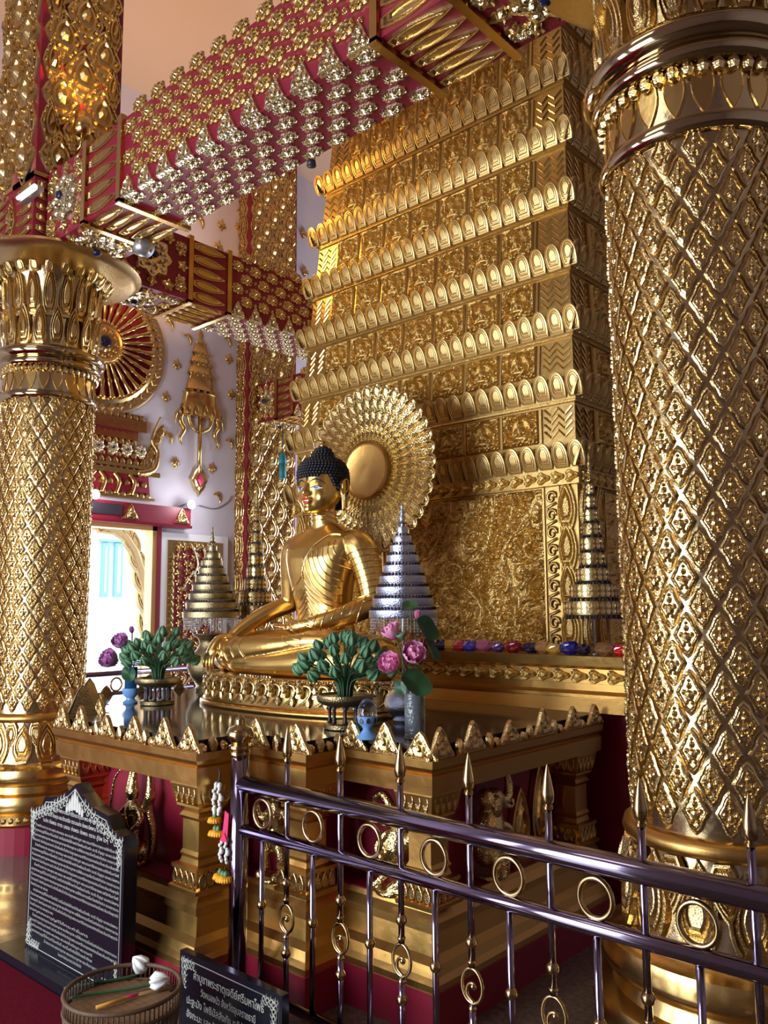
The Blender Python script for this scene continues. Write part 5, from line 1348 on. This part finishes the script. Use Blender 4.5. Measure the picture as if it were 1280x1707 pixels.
for px in (217, 303):
    y = at(px, 850, X=WX + .16).y; inst('lintel_leaf', LLEAF, dr, (V((.165, y - (DY0 + DY1) / 2, DZ + .03)), V((0, 1, 0)), V((0, 0, 1)), V((1, 0, 0))))
y = at(175, 845, X=WX + .16).y
MB().box((.16, y - .25 - (DY0 + DY1) / 2, DZ + .07), (.175, y + .22 - (DY0 + DY1) / 2, DZ + .20)).obj('name_board', M['dark'], dr)
# open leaf folded back against the wall
lf = link('door_leaf', None, dr, (.02, hw_ + .06, .12)); LW, LH = 1.02, 2.42
MB().box((0, 0, 0), (.05, LW, LH)).obj('leaf_frame', M['white'], lf)
MB().box((.045, .09, .10), (.06, LW - .09, LH - .09)).obj('carved_border', M['gold'], lf)
MB().box((.055, .20, .22), (.066, LW - .20, LH - .20)).obj('carved_ground', M['red'], lf)
BL = me_flame('border_leaf', .085, .085, .018, 'leaf', 2)
for i in range(int((LH - .3) / .085)):
    for yy in (.145, LW - .145): inst('border_leaf', BL, lf, (V((.06, yy, .13 + i * .085)), V((0, 1, 0)), V((0, 0, 1)), V((1, 0, 0))))
for i in range(int((LW - .4) / .085)): inst('border_leaf', BL, lf, (V((.06, .24 + i * .085, LH - .19)), V((0, 1, 0)), V((0, 0, 1)), V((1, 0, 0))))
FOL = MB().relief(lobed(18, .13, .12, 5, .28, 2), XY0, [(1, -.003), (.9, .014), (.55, .008), (.25, .022)]).mesh('foliage', M['leaf'])
rn = random.Random(2)
for r in range(20):
    for c in range(6):
        inst('foliage', FOL, lf, (V((.066, .255 + .10 * c + .02 * rn.uniform(-1, 1), .28 + r * .102 + .03 * (c % 2))), V((0, cos(r * 1.7 + c), sin(r * 1.7 + c))), V((0, -sin(r * 1.7 + c), cos(r * 1.7 + c))), V((1, 0, 0))), (.72, .72, 1))
for s in (0, 1):
    for q in range(3):
        MB().tube(bez([(.075, .3 + .3 * s, .4 + q * .65), (.085, .42 + .06 * s, .6 + q * .65), (.085, .62 - .1 * s, .75 + q * .65), (.085, .60 - .16 * s, .95 + q * .65), (.08, .48, .92 + q * .65)], 6), .014, 6).obj('vine', M['pale'], lf)
# wheel of the law
wc = at(168, 572, X=WX); WR = at(168, 692, X=WX).z; WR = wc.z - WR
wh = thing('dharma_wheel', 'large gilded wheel with red gaps between its spokes on the left wall', 'wheel', (WX + .005, wc.y, wc.z))
def xlathe(prof, name, mt, parent, n=56): return sharpen(MB().lathe(prof, n).obj(name, M[mt], parent, rot=(0, pi / 2, 0)), 40)
xlathe([(WR * .80, 0), (WR * .80, .02), (.02, .02)], 'wheel_ground', 'red', wh)
xlathe([(WR * .76, .0), (WR * .76, .05), (WR * .80, .075), (WR * .84, .06), (WR * .86, .05), (WR * .94, .06), (WR * .99, .045), (WR, .03), (WR, 0)], 'rim', 'leaf', wh, 72)
xlathe([(WR * .30, 0), (WR * .30, .06), (WR * .27, .085), (WR * .23, .07), (WR * .14, .08), (WR * .11, .11), (.02, .11)], 'hub', 'gold', wh)
MB().ball((.11, 0, 0), (.03, WR * .085, WR * .085), 14, 8).obj('hub_gem', M['gem'], wh)
SPK = MB(); r0, r1 = WR * .29, WR * .77
SPK.lathe([(.022, r0), (.024, r0 + .02), (.018, r0 + .04), (.022, (r0 + r1) / 2 - .04), (.036, (r0 + r1) / 2), (.026, (r0 + r1) / 2 + .04), (.030, r1 - .1), (.046, r1 - .02), (.05, r1)], 8); SPK = SPK.mesh('spoke', M['gold'])
for i in range(32): a = 2 * pi * i / 32; inst('spoke', SPK, wh, (V((.055, 0, 0)), V((1, 0, 0)), V((0, -cos(a), sin(a))), V((0, sin(a), cos(a)))))
for i in range(12): a = 2 * pi * i / 12; MB().ball((.075, WR * .185 * cos(a), WR * .185 * sin(a)), (.02, .032, .032), 8, 6).obj('hub_bead', M['table'], wh)
RB = MB().relief(lobed(12, .085, .085, 4, .2, 2), XY0, [(1, 0), (.8, .015), (.3, .02)]).mesh('rim_flower', M['leaf'])
for i in range(40): a = 2 * pi * i / 40; inst('rim_flower', RB, wh, (V((.055, WR * .90 * cos(a), WR * .90 * sin(a))), V((0, -sin(a), cos(a))), V((0, cos(a), sin(a))), V((1, 0, 0))), (1, 1, 1))
# carved throne under the wheel
tp = at(150, 826, X=WX)
th = thing('carved_throne', 'tiered gilded throne carving under the wheel on the left wall', 'ornament', (WX + .005, wc.y - .02, tp.z))
W0 = at(262, 826, X=WX).y - (wc.y - .02); TH = at(168, 692, X=WX).z - tp.z + .02
MB().plate([(-W0 * .86, .0), (W0 * .86, .0), (W0 * .80, TH * .45), (W0 * .55, TH * .62), (W0 * .72, TH + .05), (-W0 * .72, TH + .05), (-W0 * .55, TH * .62), (-W0 * .80, TH * .45)], ((0, 0, 0), (0, 1, 0), (0, 0, 1), (1, 0, 0)), .03).obj('red_ground', M['red'], th)
for z0, z1, wv in ((.0, .03, .9), (.30, .36, .98), (.38, .42, .88), (.72, .80, .60), (.84, .98, .74)):
    MB().box((.03, -W0 * wv, TH * z0), (.075, W0 * wv, TH * z1)).obj('tier_moulding', M['gold'], th)
TF = me_flame('throne_leaf', .10, .14, .02, 'leaf', 2)
for z0, wv, n in ((.02, .85, 17), (.42, .86, 16), (.98, .72, 14), (.86, .70, 14), (.16, .8, 12), (.31, .9, 18), (.50, .74, 12), (.66, .6, 12), (.74, .6, 13)):
    for i in range(n): inst('throne_leaf', TF, th, (V((.045, -W0 * wv + 2 * W0 * wv * (i + .5) / n, TH * z0)), V((0, 1, 0)), V((0, 0, 1)), V((1, 0, 0))), (.9, .55, 1))
for i in range(7):
    y = -W0 * .66 + W0 * 1.32 * i / 6; gq = link('throne_rosette', ROSE, th, (.05, y, TH * .60), (pi / 2, 0, pi / 2), (.55, .55, .6)); MB().ball((0, 0, .05), (.03, .03, .02), 8, 6).obj('gem', M['gem'], gq)
for s in (-1, 1):
    for k in range(6):
        inst('throne_wing', TF, th, (V((.04, s * W0 * (.70 + .05 * k), TH * (.30 + .10 * k))), V((0, cos(.35), s * -sin(.35))), V((0, s * sin(.35), cos(.35))), V((1, 0, 0))), (1.7 - .1 * k, 1.5, 1.6))
    MB().tube(bez([(.05, s * W0 * .62, TH * .32), (.06, s * W0 * .88, TH * .40), (.06, s * W0 * .94, TH * .62), (.06, s * W0 * .84, TH * .78), (.05, s * W0 * .98, TH * 1.08)], 6), [.05 - .0016 * i for i in range(25)], 7).obj('throne_scroll', M['leaf'], th)
    for q in (-.32, .05, .45):
        MB().tube(bez([(.05, s * W0 * (.25 + q * .6), TH * .04), (.06, s * W0 * (.30 + q * .6), TH * .2), (.05, s * W0 * (.22 + q * .6), TH * .30)], 5), .03, 6).obj('throne_foot', M['gold'], th)
# tiered sceptre on the wall
stp = at(345, 548, X=WX); sbt = at(322, 822, X=WX); scx = at(330, 690, X=WX).y
sx_ = thing('wall_sceptre', 'gilded tiered parasol sceptre with ribbons on the lilac wall', 'ornament', (WX + .01, scx, sbt.z)); SH = stp.z - sbt.z
def zf(py): return at(335, py, X=WX).z - sbt.z
def half(prof, name, mt, n=20):
    rings_ = [[(.02 + r * .45 * max(0, sin(a)) if True else 0, -r * cos(a), z) for a in [pi * i / n for i in range(n + 1)]] for r, z in prof]
    mb = MB(); mb.loft(rings_, True, True, True); return sharpen(mb.obj(name, M[mt], sx_), 45)
pxm = 1 / 137.0
for k, (y0, y1, ra, rb) in enumerate(((700, 660, .30, .255), (655, 627, .225, .18), (627, 608, .195, .15), (608, 592, .16, .12), (592, 574, .125, .085))):
    half([(ra * 1.08, zf(y0)), (ra, zf(y0) + .015), (rb * 1.0, zf(y1) - .02), (rb * 1.08, zf(y1))], 'parasol_tier', 'gold')
    for i in range(7):
        a = pi * (i + .5) / 7; inst('tier_leaf', TF, sx_, (V((.025 + ra * .45 * sin(a), -ra * cos(a), zf(y0) + .01)), V((0, 1, 0)), V((0, 0, -1)), V((1, 0, 0))), (.6, .5, .8)) if k > 0 else inst('tier_leaf', TF, sx_, (V((.025 + ra * .45 * sin(a), -ra * cos(a), zf(y0))), V((0, 1, 0)), V((0, 0, 1)), V((1, 0, 0))), (.9, 1.2, .8))
half([(.06, zf(574)), (.03, zf(566)), (.045, zf(560)), (.02, zf(552)), (.012, SH)], 'spire', 'leaf')
MB().tube([(.04, 0, zf(800)), (.04, 0, zf(700))], .028, 10).obj('shaft', M['gold'], sx_)
MB().relief(lobed(20, .26, .42, 8, .07, 1.3), ((.02, 0, zf(802)), (0, 1, 0), (0, 0, 1), (1, 0, 0)), [(1, 0), (.9, .04), (.65, .03), (.5, .05)]).obj('pommel', M['leaf'], sx_)
MB().relief([(-.05, 0), (0, -.09), (.05, 0), (0, .09)], ((.075, 0, zf(802)), (0, 1, 0), (0, 0, 1), (1, 0, 0)), [(1, 0), (.5, .02)]).obj('gem', M['ribbon'], sx_)
for s in (-1, 1):
    MB().tube(bez([(.03, s * .03, zf(722)), (.04, s * .14, zf(714)), (.04, s * .19, zf(698)), (.03, s * .17, zf(686))], 5), .024, 8).obj('bracket', M['leaf'], sx_)
    MB().tube(bez([(.03, s * .24, zf(692)), (.03, s * .30, zf(708)), (.03, s * .24, zf(722)), (.03, s * .30, zf(738)), (.03, s * .25, zf(750))], 5), [.012, .016, .02, .026, .03, .032, .034, .034, .034, .034, .032, .03, .028, .026, .024, .022, .018, .014, .010, .006, .004], 6).obj('ribbon', M['gold'], sx_)
    MB().tube(bez([(.03, s * .27, zf(690)), (.03, s * .36, zf(698)), (.03, s * .38, zf(716))], 5), [.024, .026, .026, .024, .022, .02, .018, .014, .010, .006, .004], 6).obj('ribbon', M['leaf'], sx_)
# little gilt sprigs scattered on the wall
SPR = MB()
for a, l in ((-1.1, .07), (-.45, .10), (.1, .13), (.7, .10), (1.3, .075)):
    SPR.tube(bez([(0, 0, .004), (.02 * sin(a) * 2, l * .5, .012), (sin(a) * l, cos(a) * l, .006)], 3), [.012, .018, .022, .022, .016, .010, .003], 5)
SPR.ball((0, -.01, .008), (.022, .022, .014), 7, 5); SPR = SPR.mesh('sprig', M['gold'])
SPR2 = MB().tube(bez([(-.06, .02, .006), (-.02, .05, .012), (.03, .02, .012), (.05, -.04, .01), (.04, -.08, .004)], 4), [.004, .008, .012, .016, .02, .024, .026, .026, .024, .022, .020, .016, .012, .010, .008, .006, .003], 6).mesh('sprig', M['gold'])
spots = [(293, 614, 0), (275, 668, 0), (380, 604, 0), (384, 663, 0), (291, 777, 0), (352, 787, 0), (312, 565, 1), (378, 569, 1), (280, 730, 1), (381, 739, 1), (361, 829, 1), (282, 541, 1), (219, 133, 0), (368, 382, 0), (332, 370, 1), (397, 385, 0), (400, 357, 1), (363, 418, 0), (507, 459, 0), (480, 612, 0), (470, 745, 0), (461, 870, 0), (378, 440, 1), (505, 395, 0), (8, 600, 0), (6, 665, 1)]
lbl = ['below the beam beside the wheel', 'left of the parasol sceptre tiers', 'right of the sceptre spire', 'right of the sceptre parasol', 'left of the sceptre shaft', 'right of the sceptre shaft', 'just left of the sceptre tip', 'just right of the sceptre tip', 'left of the sceptre ribbon', 'right of the sceptre ribbon', 'right of the sceptre foot near the lamp cable', 'right of the wheel rim top under the beam', 'on the warm wall high beside the red pillar', 'on the wall above the second beam', 'between the two beams at left', 'on the wall above the second beam near the pilaster', 'high between beam and pilaster', 'just above the second beam', 'right of the pilaster beside the tower', 'right of the pilaster under the second beam', 'right of the pilaster behind the hanging bell', 'right of the pilaster low behind the statue', 'over the second beam bands', 'right of the pilaster above the second beam', 'left of the slim column at capital height', 'left of the slim column below its capital']
for i, (px, py, k) in enumerate(spots):
    p = at(px, py, X=WX); sc_ = 1.0 if i < 12 else 1.15
    o = inst('wall_sprig', SPR2 if k else SPR, None, (V((WX + .004, p.y, p.z)), V((0, 1, 0)), V((0, 0, 1)), V((1, 0, 0))), (sc_,) * 3)
    o['label'] = ('small gilt curl ornament ' if k else 'small gilt flower sprig ') + lbl[i]; o['category'] = 'wall ornament'; o['group'] = 'gilt sprigs on the wall'
# wall lamps over the door and their cable
for px, py, lb in ((160, 824, 'bright white spot lamp over the doorway beside the column'), (320, 841, 'bright white spot lamp at the right end of the red lintel')):
    p = at(px, py, X=WX + .26)
    t = thing('spot_lamp', lb, 'lamp', (WX, p.y, p.z), 0, 'lamps over the doorway')
    MB().tube([(0, 0, 0), (.12, 0, .02), (.18, 0, .0)], .012, 8).obj('arm', M['grey'], t)
    MB().lathe([(.03, 0), (.05, .03), (.055, .07)], 16).obj('shade', M['grey'], t, loc=(.17, 0, 0), rot=(0, pi / 2, 0))
    MB().ball((.245, 0, 0), (.035, .055, .055), 14, 10).obj('bulb', M['lamp'], t)
    ll = bpy.data.lights.new('spot_lamp_light', 'POINT'); ll.energy = 8; ll.color = (.92, .94, 1.0); ll.shadow_soft_size = .06
    lo_ = bpy.data.objects.new('spot_lamp_light', ll); COL.objects.link(lo_); lo_.location = (WX + .42, p.y, p.z)
p0 = at(330, 842, X=WX + .02); p1 = at(358, 848, X=WX + .02); p2 = at(378, 838, X=WX + .02)
MB().tube(bez([p0, p1, p2, p2 + V((0, .08, .1))], 6), .010, 6).obj('lamp_cable', M['grey'], label='thin grey cable running from the right lamp to the pilaster', cat='cable')
# flood lamp and tube under the crossing of the beams
p = at(250, 418, Z=4.045)
t = thing('flood_lamp', 'small grey flood lamp clamped under the beams by the slim column', 'lamp', tuple(p))
MB().lathe([(.05, 0), (.07, .05), (.075, .09), (.06, .10)], 18).obj('lamp_head', M['grey'], t, rot=(.5, -.9, 0))
MB().tube([(0, 0, .0), (-.03, .03, .04), (-.03, .05, 4.125 - p.z)], .015, 8).obj('clamp', M['grey'], t)
UPL = at(138, 212, X=-5.40)
t = thing('uplight', 'small spotlight fixed to the red pillar casting warm light', 'lamp', tuple(UPL))
MB().lathe([(.05, -.06), (.065, .0), (.07, .09), (.055, .09), (.04, .02)], 18).obj('lamp_head', M['gold'], t, rot=(-.2, -.25, 0)); MB().tube([(0, 0, -.06), (-.02, .0, -.14), (-.135, .0, -.18)], .014, 8).obj('bracket', M['gold'], t)
MB().ball((-.0, -.0, .07), .038, 10, 8).obj('bulb', mat('warm_bulb', (1, .7, .3), .5, emit=((1.0, .62, .18), 60)), t)
def spot(name, loc, tgt, power, col, ang, blend=.6, rad=.05):
    l = bpy.data.lights.new(name, 'SPOT'); l.energy = power; l.color = col; l.spot_size = radians(ang); l.spot_blend = blend; l.shadow_soft_size = rad
    o = bpy.data.objects.new(name, l); COL.objects.link(o); o.location = loc; o.rotation_euler = (V(tgt) - V(loc)).to_track_quat('-Z', 'Y').to_euler(); return o
spot('pillar_uplight', tuple(UPL + V((.06, -.02, .16))), (-5.62, 2.75, 6.6), 60, (1.0, .62, .2), 120)
spot('tower_lamp', (-5.3, 3.35, 4.9), (-4.1, 4.4, 5.0), 85, (1.0, .60, .16), 110)
spot('wall_wash', (-7.0, 5.0, 5.2), (-8.9, 4.5, 7.6), 165, (1.0, .52, .20), 140)
# hanging bells
for px, py, Yp, lb in ((519, 268, 3.06, 'small dark bell hanging from the end of the long beam'), (471, 765, 7.1, 'blue-green tassel bell hanging below the far beam')):
    p = at(px, py, Y=Yp); far = py > 500; s = 1.6 if far else .8
    top = 4.12
    t = thing('hanging_bell', lb, 'bell', tuple(p), 0, None, sc=(s,) * 3)
    MB().lathe([(.035, -.04), (.03, 0), (.02, .04), (.006, .055)], 14).obj('bell', M['turq'] if far else M['dark'], t)
    MB().tube([(0, 0, .05), (0, 0, (top - p.z) / s)], .004, 6).obj('cord', M['dark'], t)
    if far: MB().lathe([(.03, -.16), (.025, -.04)], 10).obj('tassel', M['turq'], t)

# ---------------------------------------------------------------- outside the door
gy = (DY0 + DY1) / 2
struct('ground', MB().box((-40, -12, -.3), (-9.3, 40, -.05)), 'white', label='sunlit pale courtyard outside the doorway')
ar = thing('garden_arch', 'carved golden arch standing just outside the doorway', 'arch', (-11.3, at(200, 1000, X=-11.3).y, -.05))
pa = [at(px, py, X=-11.3) for px, py in ((165, 883), (190, 884), (208, 895), (222, 918), (233, 950), (240, 985), (246, 1020), (248, 1060))]
o0 = V(ar.location)
MB().tube([q - o0 for q in pa] + [V((0, (pa[-1] - o0).y, 0))], [.05, .07, .08, .09, .09, .10, .12, .14, .14], 8).obj('arch_rib', M['leaf'], ar)
AL = me_flame('arch_leaf', .22, .36, .06, 'leaf', 2)
for i, q in enumerate(pa):
    for k in range(2):
        inst('arch_leaf', AL, ar, (q - o0 + V((.03, -.05 + .08 * k, -.05 * k)), V((0, 1, 0)), V((0, -.5 + .3 * k, .9)).normalized(), V((1, 0, 0))))
hs = thing('far_shrine', 'pale far building with turquoise window frames seen through the doorway', 'building', (-24, at(190, 950, X=-24).y, -.05))
H0 = V(hs.location)
MB().box((-3, -6, 0), (-.1, 5, 8.5)).obj('wall', M['white'], hs)
for px, wd in ((172, 8), (193, 10)):
    a = at(px, 905, X=-24) - H0; b2_ = at(px + wd, 995, X=-24) - H0
    wq = MB().box((-.1, a.y, b2_.z), (.0, b2_.y, a.z)).obj('window_frame', M['blown_turq'], hs)
    MB().box((-.05, a.y + .08, b2_.z + .1), (.02, b2_.y - .08, a.z - .1)).obj('pane', M['white'], wq)
a = at(168, 899, X=-24) - H0; b2_ = at(208, 905, X=-24) - H0
MB().box((-.1, a.y, b2_.z), (.05, b2_.y, a.z)).obj('eave', M['blown_turq'], hs)
# inner railing by the door
fy = at(165, 1125, X=-7.6)
r2 = thing('far_railing', 'low steel railing with rings far back near the doorway', 'railing', (-7.6, fy.y, 0))
for py, r in ((1124, .028), (1158, .022)): MB().tube([(0, -1.2, at(165, py, X=-7.6).z), (0, 1.1, at(165, py, X=-7.6).z)], r, 10).obj('rail', M['steel'], r2)
zz = at(165, 1143, X=-7.6).z
for k in range(6): link('ring', RING, r2, (0, -.95 + k * .38, zz), (0, 0, pi / 2), (1.2, 1.2, 1.2))
for k in range(7): MB().tube([(0, -1.14 + k * .37, 0), (0, -1.14 + k * .37, at(165, 1158, X=-7.6).z)], .012, 8).obj('baluster', M['steel'], r2)
# short tube lamp on the left beam
p = at(52, 322, Y=2.47)
t = thing('tube_lamp', 'short bluish-white tube lamp fixed to the beam left of the slim column', 'lamp', (p.x, 2.455, p.z))
MB().box((-.14, -.005, -.03), (.14, .04, .005)).obj('holder', M['grey'], t)
MB().tube([(-.13, -.02, -.005), (.13, -.02, -.005)], .014, 10).obj('tube', mat('tube_glow', (1, 1, 1), .4, emit=((.78, .86, 1.0), 3.0)), t)
